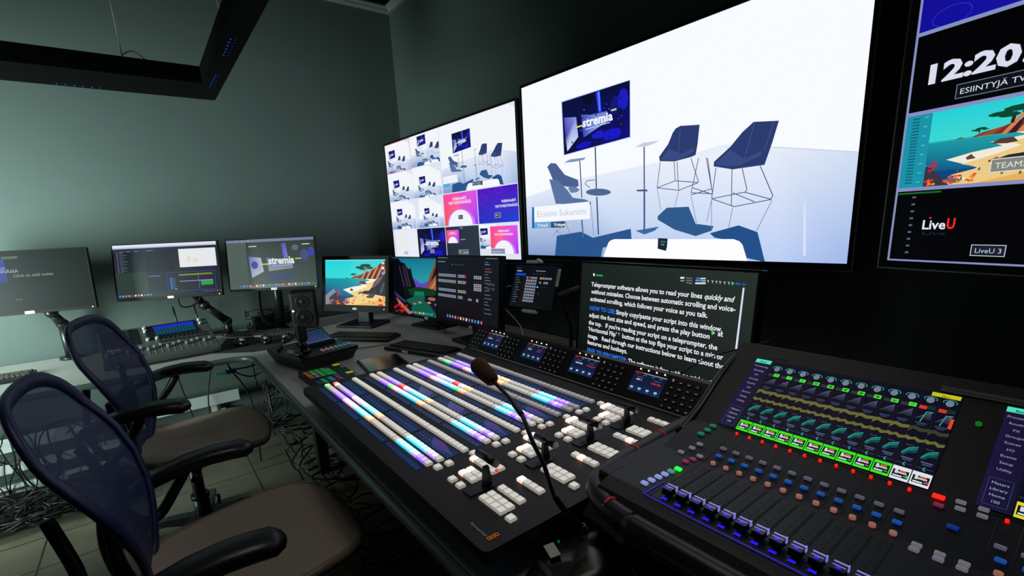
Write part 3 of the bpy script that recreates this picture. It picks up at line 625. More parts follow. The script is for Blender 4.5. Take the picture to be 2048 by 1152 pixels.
def p_stremia(P, M):
    P.grad(0, 0, 1, 1, '#3e4a44', '#48544e', '#5c6b64', '#788a80').up().rect(0, 0, 1, .055, '#7888a8').rect(0, .055, .22, 1, '#5c6c66').up()
    P.grad(.22, .06, 1, .93, '#38443e', '#303a38', '#4c5a56', '#55645e').up()
    P.poly([(.24, .34), (.38, .38), (.4, .66), (.26, .78)], ['#6868c8', '#c0ccd8', '#c0ccd8', '#b0c8d0']).poly([(.62, .1), (.67, .1), (.69, .4), (.64, .4)], ['#4848b0', '#6868e0', '#8890e8', '#6068d0'])
    P.poly([(.44, .38), (.74, .46), (.74, .62), (.46, .66)], ['#6c78b0', '#8890b0', '#8890a8', '#98a8b4'])
    for a, b_, r1, r2, c in ((.3, .52, .04, .08, '#4848a8'), (.88, .36, .05, .12, '#48548c'), (.6, .78, .18, .07, '#445478'), (.96, .3, .04, .1, '#3c48b0'), (.78, .2, .04, .06, '#606e88')): P.ell(a, b_, r1, r2, c, 9)
    P.up(); a, b_ = P.fr(.46, .5), P.fr(.76, .5)
    P.text('stremia', .46, .515, .062, '#f4f8f4', .035, fit=b_[0]-a[0]).rect(.38, .5, .46, .525, '#d8e060').rect(.77, .415, .84, .44, '#c8d060').line([(.5, .56), (.72, .55)], .003, '#c8d0d8')
    P.rect(.25, .13, .34, .15, '#d8e0dc').rect(.86, .13, .95, .15, '#d8e0dc'); P.up(); dock(P, .12, .9, .945, 22, .022); dock(P, .02, .25, .03, 8, .01)
def p_beach(P, M): beach(P); P.up().rect(0, 0, 1, .022, '#7ce8ec'); P.rect(.94, .06, .98, .1, '#d8e4f0').rect(.94, .16, .98, .21, '#f0f4f8').rect(.94, .27, .98, .32, '#60a8f0')
def p_canyon(P, M): canyon(P); P.rect(0, 0, 1, .018, '#1c5c6c'); dock(P, .28, .62, .955, 12, .018)
def p_switch(P, M):
    P.grad(0, 0, 1, 1, '#151b26', '#10141e', '#1c0a14', '#080a10').up().rect(.77, .0, 1, .93, '#12171f').up()
    P.rect(.02, .018, .2, .026, '#8890a0').rect(.82, .018, .97, .026, '#8890a0').rect(.02, .075, .16, .088, '#8490a0').rect(.27, .115, .3, .127, '#c83830')
    for i in range(3): P.rect(.33+.06*i, .117, .37+.06*i, .127, '#4c5464')
    for r_, (y, c0) in enumerate(((.27, '#d82c2c'), (.36, None), (.50, '#28a838'), (.59, None))):
        for i in range(16):
            for q in (0, 1): P.rect(.025+i*.0205, y+q*.024, .042+i*.0205, y+.02+q*.024, c0 if (c0 and i == 0) else '#9098ac')
        for i in range(5 if r_ < 3 else 3):
            for q in (0, 1): P.rect(.385+i*.027, y+q*.024, .408+i*.027, y+.02+q*.024, '#d8b420' if (i == 0 and r_ in (1, 2)) else ('#d82c2c' if (i == 4 and r_ == 0) else '#9098ac'))
    for y in (.27, .385, .44):
        for i in range(4):
            for q in (0, 1): P.rect(.64+i*.03, y+q*.026, .664+i*.03, y+.022+q*.026, '#9ca4b4')
    P.rect(.55, .61, .61, .64, '#8890a0').rect(.68, .6, .71, .645, '#9ca4b4')
    for i in range(4): P.rect(.65+i*.03, .352, .665+i*.03, .36, '#b83028')
    for i, y in enumerate((.07, .1, .16, .2, .24, .28, .32, .36, .42, .46, .52, .57, .62, .66, .72, .78)): P.rect(.8, y, .85+.07*((i*5) % 4)/4, y+.01, ['#3878e0', '#8890a0', '#c83830', '#8c94a4'][min(i, 3)] if i < 3 else '#707888')
    for y in (.36, .42):
        for i in range(2): P.rect(.84+i*.06, y, .88+i*.06, y+.035, '#3c4454')
    P.up(); dock(P, .2, .76, .93, 13, .024)
def p_tablet(P, M):
    P.grad(0, 0, 1, 1, '#10141a', '#0c1016', '#0c0f13', '#151a1e').up().rect(.04, .07, .14, .09, '#2038a0').rect(.05, .13, .17, .16, '#b0b8c4').rect(.04, .2, .28, .255, '#1450d8').rect(.5, .12, .72, .135, '#a0a8b4')
    for i in range(11): P.rect(.04, .3+i*.058, .055, .315+i*.058, '#1c58e0').rect(.07, .3+i*.058, .12+.03*(i % 3), .312+i*.058, '#788090').rect(.24, .3+i*.058, .252, .312+i*.058, '#b02020')
    for i in range(4): P.rect(.44+i*.08, .185, .48+i*.08, .2, '#3c50a0' if i == 0 else '#404858')
    def key(x, y, c): P.rect(x, y, x+.045, y+.048, c)
    for r_ in range(9):
        for i in range(5): key(.305+i*.052, .27+r_*.068, '#c02018' if (r_ == 0 and i == 1) else '#8c94a8')
    for i in range(5): key(.62+i*.055, .27, '#d8a418' if i == 0 else '#8c94a8')
    for a in (.62, .72, .775): key(a, .37, '#8c94a8')
    P.rect(.59, .5, .84, .506, '#303844').ell(.6, .5, .02, .02, '#b8bcc8').rect(.63, .63, .67, .67, '#303844')
def arm(M, base, o, h=.12, back=.03):        # gas spring arm from the desk to the back of a monitor
    c = M @ Vector((0, 0, -back)); c2 = M @ Vector((0, -.02, -back-.07)); p = Vector((base[0], base[1], DZ+.001))
    b = MB().cyl(p, p+Vector((0, 0, .014)), .05).cyl(p, p+Vector((0, 0, h)), .022)
    q = p+Vector((0, 0, h)); mid = (q+c2)/2+Vector((0, 0, -.04))
    b.cyl(q, mid, .026, .02).cyl(mid, c2, .02, .026).sph(mid, .03).sph(q, .03).cyl(c2, c, .03)
    b.build('monitor_arm', satin, o)
MA = pose(V(-.497, 3.40, -.172), 76.1, 8.4)
o = display('wide dark desk monitor at the far left showing click to add notes', 'monitor', 'monitor', MA, .53, .30, .006, .03, p_slides, .55, sticker=(.038, .014), chin=.008, led=True); arm(MA, (-.42, 3.58), o, .2)
MB_ = pose(V(.099, 3.375, -.171), 64.7, 10.4, -.3)
o = display('desk monitor with a video editing timeline and a white preview picture', 'monitor', 'monitor', MB_, .53, .30, .006, .03, p_edit, .85, sticker=(.032, .013), chin=.008, led=True); arm(MB_, (.36, 3.55), o, .09)
MC = pose(V(.622, 3.246, -.177), 55, 8.8)
o = display('washed-out grey desk monitor showing a white word logo above the black speaker', 'monitor', 'monitor', MC, .53, .30, .006, .03, p_stremia, .8, sticker=(.036, .014), chin=.008, led=True)
b = MB().cyl(V(.655, 3.44, -.63), V(.655, 3.44, -.61), .045, seg=24).cyl(V(.655, 3.44, -.61), V(.655, 3.36, -.22), .028).box(V(.65, 3.32, -.2), (.1, .07, .1), RZ(R(-35)), bev=.01)
b.tube([V(.56, 3.42, -.3), V(.55, 3.46, -.42), V(.56, 3.47, -.55), V(.62, 3.45, -.61)], .012); b.build('stand', satin, o)
MD = pose(V(1.066, 3.09, -.337), 32.9, 9.5, -.8)
o = display('smaller thick-framed desk monitor with a bright beach and turquoise sea picture', 'monitor', 'monitor', MD, .473, .296, .024, .045, p_beach, .95, sticker=(.032, .014), chin=.02, led=True)
b = MB().box(V(1.125, 3.13, -.52), (.05, .1, .2), RZ(R(33)), bev=.01).box(V(1.10, 3.11, -.6205), (.22, .28, .016), RZ(R(33)), bev=.006); b.build('stand', black, o)
ME_ = pose(V(1.349, 2.672, -.371), 11.5, 6)
o = display('desk monitor with a dark canyon and green river picture, half hidden by its neighbour', 'monitor', 'monitor', ME_, .646, .362, .006, .035, p_canyon, .8, sticker=(.032, .013), chin=.01, stick_x=.54, led=True)
b = MB().box(V(1.425, 2.69, -.50), (.04, .06, .24), RZ(R(11))).box(V(1.42, 2.69, -.6205), (.2, .26, .016), RZ(R(11)), bev=.005); b.build('stand', black, o)
MF = pose(V(1.286, 2.087, -.3355), -1.4, 5.8, 1.3)
o = display('desk monitor with rows of small grey switcher keys on a near black page', 'monitor', 'monitor', MF, .619, .348, .006, .035, p_switch, .8, sticker=(.032, .013), chin=.01, stick_x=.6, led=True)
b = MB().box(V(1.37, 2.11, -.49), (.04, .06, .26)).box(V(1.37, 2.11, -.6205), (.2, .26, .016), bev=.005); b.build('stand', black, o)
MT = pose(V(1.374, 1.641, -.292), 7.1, 18.6)
o = thing('tablet', 'black tablet held upright in white clamps between the switcher monitor and the prompter', 'tablet', MT)
MB().box((0, 0, -.0045), (.28, .215, .008), bev=.003).build('housing', bezel, o, local=True)
P = Paint(.262, .197); p_tablet(P, MT); P.build('screen', o, .75)
b = MB().m(0).box((-.03, .113, -.002), (.075, .014, .022), bev=.005).box((.01, .120, -.002), (.03, .012, .02), Matrix.Rotation(R(-25), 4, 'Z'), bev=.004).box((.005, -.113, -.002), (.085, .016, .024), bev=.005)
b.m(1).box((0, 0, -.02), (.03, .21, .016), bev=.003); b.build('clamp', [whitep, satin], o, local=True)['label'] = 'white clamp jaws'
b = MB().box((.136, .048, .0006), (.0165, .078, .001)); b.build('sticker', stick, o, local=True)['label'] = 'white label strip reading DIGIROVI'
P = Paint(.014, .07); P.cm(); 
for i, ch in enumerate('DIGIROVI'): pass
vs, fs = glyphs('DIGIROVI', 0, 0); wd = max(v[0] for v in vs); bm_ = MB()
for f_ in fs: bm_.quad if False else bm_.bm.faces.new([bm_.bm.verts.new((.1395-vs[i][1]*.0115, .021+vs[i][0]*.05/wd, .0013)) for i in f_])
bm_.build('sticker_text', mat('print_black', '#202020', .6), o, local=True)
b = MB().tube([MT @ Vector((0, 0, -.03)), V(1.5, 1.63, -.34), V(1.56, 1.60, -.5), V(1.56, 1.60, -.628)], .009); b.build('holder_arm', satin, o)
c = MB().tube([MT @ Vector((-.143, -.004, 0)), MT @ Vector((-.175, -.02, .005)), MT @ Vector((-.18, -.09, .01)), V(1.345, 1.71, -.48), V(1.32, 1.66, -.56), V(1.33, 1.62, -.625)], .0028)
tag(c.build('charging_cable', mat('grey_white_cable', '#b0b2b4', .5)), 'pale charging cable hanging from the left side of the tablet', 'cable')
b = MB().cyl(V(1.6, 1.74, -.372), V(1.6, 1.36, -.245), .010)
tag(b.build('support_tube', mat('grey_tube', '#9a9ca4', .35, .6)), 'slanting pale metal tube beside the tablet behind the prompter monitor', 'tube')

# ------------------------------------------------------------------ production switcher
PZ = EYE-.55
sw = thing('production_switcher', 'wide black video production switcher with rows of glowing square buttons', 'video switcher', (.7, 1.2, DZ))
X0, X1, Y0, Y1 = .372, 1.098, .60, 1.768
b = MB().prism(rounded([(X0, Y0), (X1, Y0), (X1, Y1), (X0, Y1)], .016), PZ-.024, PZ).box(((X0+X1)/2+.06, (Y0+Y1)/2, (DZ+PZ-.024)/2), (X1-X0-.2, Y1-Y0-.12, PZ-.024-DZ)); b.build('front_panel', panelm, sw)
al = R(42.2); cu_, su_ = math.cos(al), math.sin(al); upv = Vector((su_, 0, cu_)); nv_ = Vector((-cu_, 0, su_)); CC = V(1.136, .84, -.499)
def rc(y, s, d=0): return Vector((CC.x, y, CC.z))+upv*s+nv_*d
lo, hi = rc(0, -.070), rc(0, .049)
poly = [(lo.x, lo.z), (hi.x, hi.z), (hi.x+.05, hi.z-.01), (hi.x+.07, DZ+.004), (X1-.02, DZ+.004), (X1-.02, lo.z)]
b = MB(); M_ = Matrix(((1, 0, 0, 0), (0, 0, 1, 0), (0, 1, 0, 0), (0, 0, 0, 1)))
b.prism(poly, .60, 1.80, M_); b.build('rear_console', mat('console_black', '#0c0c0d', .4), sw)
MB().box((1.094, 1.20, PZ+.004), (.006, 1.13, .006), bev=.002).build('trim_strip', mat('pale_trim', '#9aa29a', .3, .7), sw)
# the four system screens
names = [('Camera 1', 'Camera 1'), ('WTF2', 'WTF1'), ('Kelle Mac', 'Prompteri'), ('PPT 1', 'Kelle Mac')]
white_led = mat('small_white_led', '#ffffff', .3, em='#fff4e0', es=1.5)
for i, y in enumerate((1.64, 1.368, 1.103, .84)):
    P = Paint(.115, .066); P.grad(0, 0, 1, 1, '#141c36', '#101830', '#14244c', '#10204a').up()
    P.rect(0, .0, .25, .035, '#e03820').rect(.27, 0, .99, .035, '#a8b0c8').rect(.0, .66, 1, 1, '#14284e').up()
    a, c_ = names[i]; P.text(a, .14, .42, .0085, '#f0f2fa', .02).text(c_, .62, .44, .0085, '#f02c20', .02).rect(.14, .23, .34, .25, '#6878a0').rect(.66, .25, .86, .27, '#6878a0')
    for k in range(4): P.rect(.06+k*.25, .76, .15+k*.25, .85, '#c4cce0').rect(.07+k*.25, .9, .15+k*.25, .92, '#5868a0').rect(.04+k*.25, .1, .14+k*.25, .12, '#a0402c' if k == 0 else '#8890a8')
    oo = P.build('system_display', sw, .9); oo.matrix_parent_inverse = Matrix.Identity(4)
    oo.matrix_local = WM[sw.name].inverted() @ Matrix(((0, su_, -cu_, (rc(y, 0, .001)).x), (-1, 0, 0, y), (0, cu_, su_, (rc(y, 0, .001)).z), (0, 0, 0, 1)))
    for k in range(4): MB().sph(rc(y+.043-.029*k, .0435, .002), .0026, seg=8).build('indicator_light', white_led, sw)
    kb = MB(); kb2 = MB()                      # small key field right of each screen
    rng = random.Random(i)
    for r_ in range(5):
        for q in range(4):
            yy = y-.078-q*.026-(.004 if r_ % 2 else 0); s_ = .03-r_*.02
            if yy < .612: continue
            kb.box(rc(yy, s_, .001), (.012, .018, .004), Matrix.Rotation(-(math.pi/2-al), 4, 'Y'), bev=.001)
            kb2.box(rc(yy, s_, .0035), (.0016, rng.choice([.004, .006, .008]), .0005), Matrix.Rotation(-(math.pi/2-al), 4, 'Y'))
    kb2.sph(rc(y-.078, .034, .004), .003, seg=8)
    kp = kb.build('keypad', satin, sw); m_ = kb2.build('key_legend', mat('dim_legend', '#b8b0a0', .5, em='#c8bca8', es=.35), kp)
b = MB(); kb2 = MB(); 
for r_ in range(5):
    for q in range(3):
        if 1.70+q*.026+.03 > 1.79: continue
        kb2.box(rc(1.722+q*.026, .03-r_*.02, .002), (.0016, .006, .0006), Matrix.Rotation(-(math.pi/2-al), 4, 'Y'))
kb2.build('key_legend', MATS['dim_legend'], sw)
# button kinds
def btn_mesh(kind, cap, skirt, e1, e2):
    bm = MB(); s = .0180
    bm.m(0).box((0, 0, .0035), (s, s, .007), bev=.0012, seg=1); bm.m(1).box((0, 0, .0078), (s*.78, s*.78, .0022), bev=.0006, seg=1)
    bmesh.ops.recalc_face_normals(bm.bm, faces=bm.bm.faces[:]); me = bpy.data.meshes.new('button_'+kind); bm.bm.to_mesh(me); bm.bm.free()
    me.materials.append(mat('skirt_'+kind, skirt, .3, em=skirt, es=e1)); me.materials.append(mat('cap_'+kind, cap, .35, em=cap, es=e2)); return me
BK = {'w': ('#d2cec8', '#9a968f', .8, .8), 'd': ('#aba6a4', '#757171', .65, .65), 'p': ('#c0a4ff', '#8a60f8', 1.1, 1.25), 'l': ('#e6d8ff', '#b094ff', 1.0, 1.1), 'c': ('#c4f6ff', '#48c8e8', 1.1, 1.2), 'b': ('#d8f0ff', '#90b8f0', 1.0, 1.1), 'k': ('#fff0f4', '#e4b4e0', 1.0, 1.1), 'o': ('#ffe0bc', '#f0a870', 1.0, 1.15), 'g': ('#a0ffb8', '#10e048', 1.2, 1.4), 'r': ('#ff8078', '#f01c1c', 1.2, 1.3), 'h': ('#fff2ea', '#ffc8b4', 1.3, 1.6)}
BM_ = {k: btn_mesh(k, *v) for k, v in BK.items()}
BX = [.447, .615, .768, .912]; btns = []
GY = [1.715, 1.517, 1.319, 1.121]            # first button of each group of ten
S = {  # colour runs per effects row: outer strip, inner strip for the four groups
    0: (['gwwwwppppp', 'kkkkkbcccc', 'oowwwwwwww', 'wccccblppw'], ['rkwwwppppp', 'kkkkbbcccc', 'oowwwwwwww', 'wcccccbllw']),
    1: (['wwwwwppppg', 'okkbbccccc', 'oowwwwwwww', 'wccccblplw'], ['wwwwwppppp', 'rrkkbccccc', 'oowwwwwwww', 'wccccblplw']),
    2: (['wwwwwppppp', 'okkbbbcccg', 'oowwwwwwww', 'wccclplwww'], ['wwwwwppppp', 'kkkbbbrrkk', 'oowwwwwwww', 'wcccblplww']),
    3: (['wwwggppppp', 'okkbbbpppr', 'ooowwwwwww', 'wccccplpdd'], ['dddddppppp', 'pkkkbbbrro', 'ooowwwwwww', 'wccccpppdd'])}
for m_ in range(4):
    x0 = BX[m_]; kx = (1, .97, .95, .93)[m_]
    for g_ in range(4):
        for i in range(10):
            y = GY[g_]-i*.0195
            btns.append((x0, y, S[m_][0][g_][i])); btns.append((x0+.030*kx, y, S[m_][1][g_][i]))
            btns.append((x0+.100*kx, y, 'w' if m_ < 2 else 'd'))
    for dx, y in ((.107, .913), (.037, .911), (.008, .913)): btns.append((x0+dx*kx, y, 'w'))
    for r_ in range(2):
        for i in range(5): btns.append((x0+(.112-.0195*r_)*kx, .888-.0195*i, 'h' if i == 0 else 'w'))
        for i in range(3): btns.append((x0+(.058-.0195*r_)*kx, .850-.0195*i, 'h' if (i == 0) else 'w'))
        for i in range(4): btns.append((x0+(.036-.0195*r_)*kx, .735-.0195*i, 'w'))
    for i in range(4): btns.append((x0+.118*kx, .738-.0195*i, 'h' if i == (0, 1, 2, 3)[m_] else 'w'))
    for y in (.843, .810): btns.append((x0+.006*kx, y, 'w'))
    if m_ == 0:
        for i in range(4): btns.append((x0+.066, .738-.0195*i, 'w'))
    btns.append((x0+.016, .645, 'w'))
btns.sort(key=lambda t_: (t_[0]**2+t_[1]**2))
near = btns[:100]; far = btns[100:]
for x, y, k in near: link('button', BM_[k], sw, WM[sw.name].inverted() @ Vector((x, y, PZ)))
fb = MB(); mats_ = []; keys = sorted({k for _, _, k in far})
for k in keys: mats_ += list(BM_[k].materials)
tmp = bmesh.new()
for x, y, k in far:
    n0 = len(fb.bm.verts); f0 = len(fb.bm.faces); fb.bm.from_mesh(BM_[k]); fb.bm.verts.ensure_lookup_table(); fb.bm.faces.ensure_lookup_table()
    for v in fb.bm.verts[n0:]: v.co += Vector((x, y, PZ))
    for f_ in fb.bm.faces[f0:]: f_.material_index += 2*keys.index(k)
tmp.free(); tag(fb.build('buttons', mats_, sw), None, None, kind='stuff')
# source name screens
for m_ in range(4):
    x0 = BX[m_]; kx = (1, .97, .95, .93)[m_]
    for g_ in range(4):
        for wd, xa in ((.036, x0+.0665*kx), (.017, x0-.0265*kx)):
            ya = GY[g_]-.0195*4.5; P = Paint(.188, wd)
            P.grad(0, 0, 1, 1, '#14284e', '#10204a', '#16305c', '#0e1c40').up(); rr = random.Random(m_*7+g_)
            for i in range(10): P.rect(.03+i*.098, .5, .075+i*.098, .56, rr.choice(['#3c8088', '#506ca8', '#5a60b0', '#406c90']))
            if wd > .02:
                for i in range(10): P.rect(.03+i*.098, .75, .07+i*.098, .79, rr.choice(['#2c5a58', '#384c88']))
                if g_ == 3 and m_ in (0, 1, 2): P.up().poly([(.3, 0), (.6, .0), (.95, .5), (.6, 1), (.4, .5)], ['#34205a', '#5c2c80', '#2c4480', '#243c78', '#304a8c'])
                if g_ in (1, 2) and m_ in (1,): P.up().poly([(.3, .05), (.8, .1), (.9, .9), (.5, .9)], ['#3c5484', '#344a7c', '#5c2c7c', '#40588c'])
            oo = P.build('source_name_display', sw, .85)
            oo.matrix_local = WM[sw.name].inverted() @ Matrix(((0, 1, 0, xa), (-1, 0, 0, ya), (0, 0, 1, PZ+.0003), (0, 0, 0, 1)))
for m_ in range(4):                          # transition levers
    x0 = BX[m_]+.055; y0 = .785; hz = PZ+(.058, .042, .042, .042)[m_]
    b = MB().box((BX[m_]+.03, .775, PZ+.0015), (.062, .030, .003)); sl = b.build('lever_slot', black, sw)
    pv = Vector((x0-.004, .775, PZ-.004)); hd = Vector((x0+.006, .785, hz)); b = MB()
    b.prism([(-.012, 0), (.012, 0), (.006, .05), (-.006, .05)], -.004, .004, Matrix.Translation(pv) @ Matrix.Rotation(math.pi/2, 4, 'X') @ Matrix.Identity(4))
    b.cyl(hd+Vector((0, .034, 0)), hd-Vector((0, .034, 0)), .0085); b.m(1).cyl(hd-Vector((0, .034, 0)), hd-Vector((0, .036, 0)), .0085); b.build('fader_lever', [satin, alum], sw)
    if m_ == 0: MB().box((hd.x-.002, hd.y-.038, hz-.014), (.005, .006, .005), bev=.001).build('tally_light', mat('red_led', '#ff2010', .3, em='#ff1c10', es=1.4), sw)
# writing on the panel
def flat_text(t, M, size, m, parent, name, bold=.01, fit=None):
    vs, fs = glyphs(t, bold, 0); kx = size if not fit else fit/max(v[0] for v in vs); bm = MB()
    for f_ in fs: bm.bm.faces.new([bm.bm.verts.new(M @ Vector((vs[i][0]*kx, vs[i][1]*size, 0))) for i in f_])
    return bm.build(name, m, parent)
Mlg = Matrix(((0, 1, 0, .3985), (-1, 0, 0, .688), (0, 0, 1, PZ+.0008), (0, 0, 0, 1)))
flat_text('Blackmagicdesign', Mlg, .0075, mat('print_white', '#c8c8c0', .5), sw, 'lettering', .01, .052)
b = MB()
for k in range(3):
    cxx = .4005+k*.0085
    for dx, dy, sx, sy in ((0, .0035, .007, .0016), (0, -.0035, .007, .0016), (.0028, 0, .0016, .0085), (-.0028, 0, .0016, .0085)): b.box((cxx+dx, .628+dy, PZ+.0006), (sx, sy, .0008))
b.build('emblem', mat('print_orange', '#e88a14', .5, em='#e88a14', es=.15), sw)
# ------------------------------------------------------------------ digital mixing console (right foreground)
mx = thing('mixing_console', 'black digital mixing console with a bright touch screen and violet lit faders', 'mixing console', (.85, .2, DZ))
ye, yr = .548, -.36                          # left and right ends
side = [(.57, -.60), (.555, -.53), (.60, -.487), (.63, -.478), (.80, -.478), (.915, -.450), (1.115, -.312), (1.14, -.318), (1.12, -.42), (1.08, -.60)]
body = [(x, z+EYE) for x, z in side]
body = [(.64, DZ+.02)]+[(x, z) for x, z in body[1:-1]]+[(1.08, DZ+.02)]
MB().prism(body, -ye, -yr, Matrix(((1, 0, 0, 0), (0, 0, -1, 0), (0, 1, 0, 0), (0, 0, 0, 1)))).box((.86, (ye+yr)/2, DZ+.01), (.42, .8, .02)).box((.765, .562, EYE-.497), (.27, .03, .036), bev=.004).build('chassis', mat('console_shell', '#151414', .5, noise=(200, .15), bump=.1), mx)
rail = [(.575, -.46), (.575, .35), (.578, .46), (.592, .53), (.63, .578), (.70, .592), (.80, .594), (.90, .592), (.96, .588)]
b = MB(); b.tube([V(x, y, -.512+max(0, x-.62)*.06) for x, y in rail], .0215, 14, smooth=5); b.build('hand_rail', mat('rail_rubber', '#1e1d1c', .38), mx)
for (x, y), (dx, dy) in (((.586, .505), (-.25, -.97)), ((.765, .594), (1, 0)), ((.855, .594), (1, 0))):
    z = -.512+max(0, x-.62)*.06; c_ = V(x, y, z); d_ = Vector((dx, dy, .05)).normalized()*.0026; MB().cyl(c_-d_, c_+d_, .0226, seg=20).build('rail_ring', mat('red_ring', '#c01818', .4, em='#a01010', es=.25), mx)['label'] = 'red ring round the rail'
b = MB().tube([V(.88, .558, -.478), V(.95, .552, -.437), V(1.04, .55, -.375), V(1.10, .540, -.339), V(1.12, .52, -.334), V(1.125, .45, -.334), V(1.125, -.3, -.334)], .013, 12, smooth=5); b.build('side_cheek', satin, mx)
MS = pose(V(.9995, .318, -.3915), 0, 55.8)
def strip_text(P, x, y, w_, c='#8c94b8'): P.rect(x, y-.006, x+w_, y+.006, c)
def mixer_screen(first, last_yellow):
    P = Paint(.352, .196); P.rect(0, 0, 1, 1, '#0b0a1c').up().grad(0, 0, .105, 1, '#20123c', '#180f30', '#14132e', '#1a1440').up()
    P.rect(0, 0, .095, .055, '#50e8c4'); P.up().text('Bank', .048, .045, .0065, '#0c4038', .02, align='c')
    for i, t_ in enumerate(('Processing', 'Routing', 'FX', 'Groups', 'Scenes', 'I/O', 'Events', 'Setup', 'Utility')): P.text(t_, .05, .115+i*.066, .0068, '#9aa0c0', .0, align='c')
    P.line([(.015, .72), (.09, .72), (.09, .965), (.015, .965), (.015, .72)], .0007, '#3c4468')
    for i, t_ in enumerate(('Meters', 'Library', 'Home', '100')): P.text(t_, .052, .775+i*.055, .0068, '#a8aecc', 0, align='c')
    n = 12; x0 = .11; pw = (1-x0)/n
    for i in range(n if first else 4):
        a = x0+i*pw; hi = first and i >= 10; P.line([(a, 0), (a, .86)], .0004, '#20243c')
        P.ring(a+pw*.5, .085, .35*pw, .0011, '#30b8a8', 14, R(150), R(390)); P.ell(a+pw*.5, .1, pw*.22, .035, '#788098', 12)
        P.rect(a+.006, .175, a+pw*.48, .215, '#d83828' if hi else '#32323c').rect(a+pw*.5, .165, a+pw*.92, .21, '#123028' if hi else '#4cf040').rect(a+pw*.6, .175, a+pw*.82, .2, '#123028' if hi else '#107010')
        P.poly([(a+.01, .33), (a+pw*.45, .27), (a+pw*.82, .235), (a+pw*.9, .33)], ['#0b0a1c', '#2a3048', '#4a5470', '#181c30']).line([(a+.01, .33), (a+pw*.5, .275), (a+pw*.85, .235)], .0006, '#707890')
        if hi: P.line([(a+pw*.4, .36), (a+pw*.55, .24), (a+pw*.9, .235)], .0012, '#40c8b8'); (P.rect(a+pw*.8, .26, a+pw*.98, .37, '#f04828') if i == 11 else None)
        strip_text(P, a+pw*.2, .375, pw*.6, '#3c4668'); strip_text(P, a+pw*.3, .395, pw*.4, '#343c5c')
        if not hi or True:
            c_ = '#1c2440' if (hi and i == 11) else '#6c6a34'
            P.poly([(a, .425), (a+pw*.3, .415), (a+pw*.6, .43), (a+pw, .42), (a+pw, .455), (a+pw*.6, .47), (a+pw*.25, .45), (a, .49)], c_ if not hi else '#3c3c2c')
            P.poly([(a, .53), (a+pw*.3, .545), (a+pw*.5, .53), (a+pw*.75, .55), (a+pw, .54), (a+pw, .57), (a+pw*.7, .585), (a+pw*.5, .56), (a+pw*.2, .58), (a, .565)], '#6c6a34')
        P.poly([(a+.01, .72), (a+pw*.35, .665), (a+pw*.85, .635), (a+pw*.88, .7), (a+pw*.5, .71), (a+.02, .755)], ['#0c3c44', '#107068', '#0c5c58', '#0a2030', '#0a2830', '#0a2030']).line([(a+.01, .72), (a+pw*.4, .66), (a+pw*.85, .63)], .0012, '#2cb8a8').line([(a+.01, .735), (a+pw*.4, .68), (a+pw*.85, .65)], .0008, '#2cb8a8')
        P.text('Comp', a+pw*.42, .635, .0042, '#5c6488', 0, align='c')
        strip_text(P, a+pw*.2, .765, pw*.6, '#56608a'); strip_text(P, a+pw*.3, .785, pw*.45, '#48527a'); strip_text(P, a+.004, .825, pw*.85, '#26304c'); P.line([(a+pw*.5, .81), (a+pw*.42, .835), (a+pw*.55, .845)], .0012, '#30d0c0')
        fc = ('#e8ecf8' if hi else '#38f01c') if first else '#e8e030'
        P.up().rect(a+.002, .865, a+pw-.002, 1, fc).up().rect(a+.007, .9 if hi else .893, a+pw-.007, .975, '#0e1418').up()
        P.rect(a+pw*.2, .9, a+pw*.35, .94, '#d8dce8').rect(a+pw*.42, .9, a+pw*.75, .912, '#f08020').rect(a+pw*.35, .918, a+pw*.8, .935, '#c8d0dc').rect(a+pw*.15, .955, a+pw*.62, .968, '#e8ecf8').rect(a+pw*.68, .95, a+pw*.85, .96, '#8c94a0')
        if hi: P.rect(a+pw*.8, .94, a+pw*.92, .965, '#30e030' if i == 10 else '#e03030')
    if last_yellow: P.up().rect(.885, .0, .995, .045, '#d0c820').text('Main', .94, .038, .006, '#50501c', .01, align='c')
    return P
def place(oo, root, M): oo.matrix_local = WM[root.name].inverted() @ M
o1 = mixer_screen(True, True).build('touch_screen', mx, .9); place(o1, mx, MS @ Matrix.Translation((0, 0, .0012)))
MS2 = pose(V(.9995, .088-.176, -.3915), 0, 55.8)
o2 = mixer_screen(False, False).build('touch_screen', mx, .9); place(o2, mx, MS2 @ Matrix.Translation((0, 0, .0012)))
b = MB()
Ms = lambda x, y, z=.0016: MS @ Vector((x, y, z))
b.box((0, 0, 0), (.001, .001, .001)); b = MB().box((-.0, 0, 0), (.0, .0, .0)) if False else MB()
b.quad(*[MS @ Vector(p) for p in ((.04, .110, .003), (.41, .110, .003), (.41, .124, .003), (.04, .124, .003))])
b.bm.free(); b = MB(); r_ = bmesh.ops.create_cube(b.bm, size=1)
for v in b.bm.verts: v.co = MS @ Vector((.245+v.co.x*.20, .1085+v.co.y*.0125, .0035+v.co.z*.001))
b.build('tape_strip', mat('grey_tape', '#6c6c68', .6), mx)['label'] = 'grey tape strip with handwritten-size black lettering'
flat_text('muista sammuttaa valikon kautta', MS @ Matrix.Translation((.155, .1055, .0046)), .0075, MATS['print_black'], mx, 'lettering', .0, .17)
flat_text('avantis', MS @ Matrix.Translation((-.152, .108, .0032)), .013, mat('print_grey', '#4a4c50', .5), mx, 'lettering', .01)
b = MB(); b.cyl(MS @ Vector((.205, .048, .002)), MS @ Vector((.205, .048, .006)), .0042).build('status_light', mat('green_led', '#0c5c18', .3, em='#108020', es=.6), mx)
def surf(x): return (-.478 if x < .80 else -.478+(x-.80)*.2435)+EYE
caps = {}
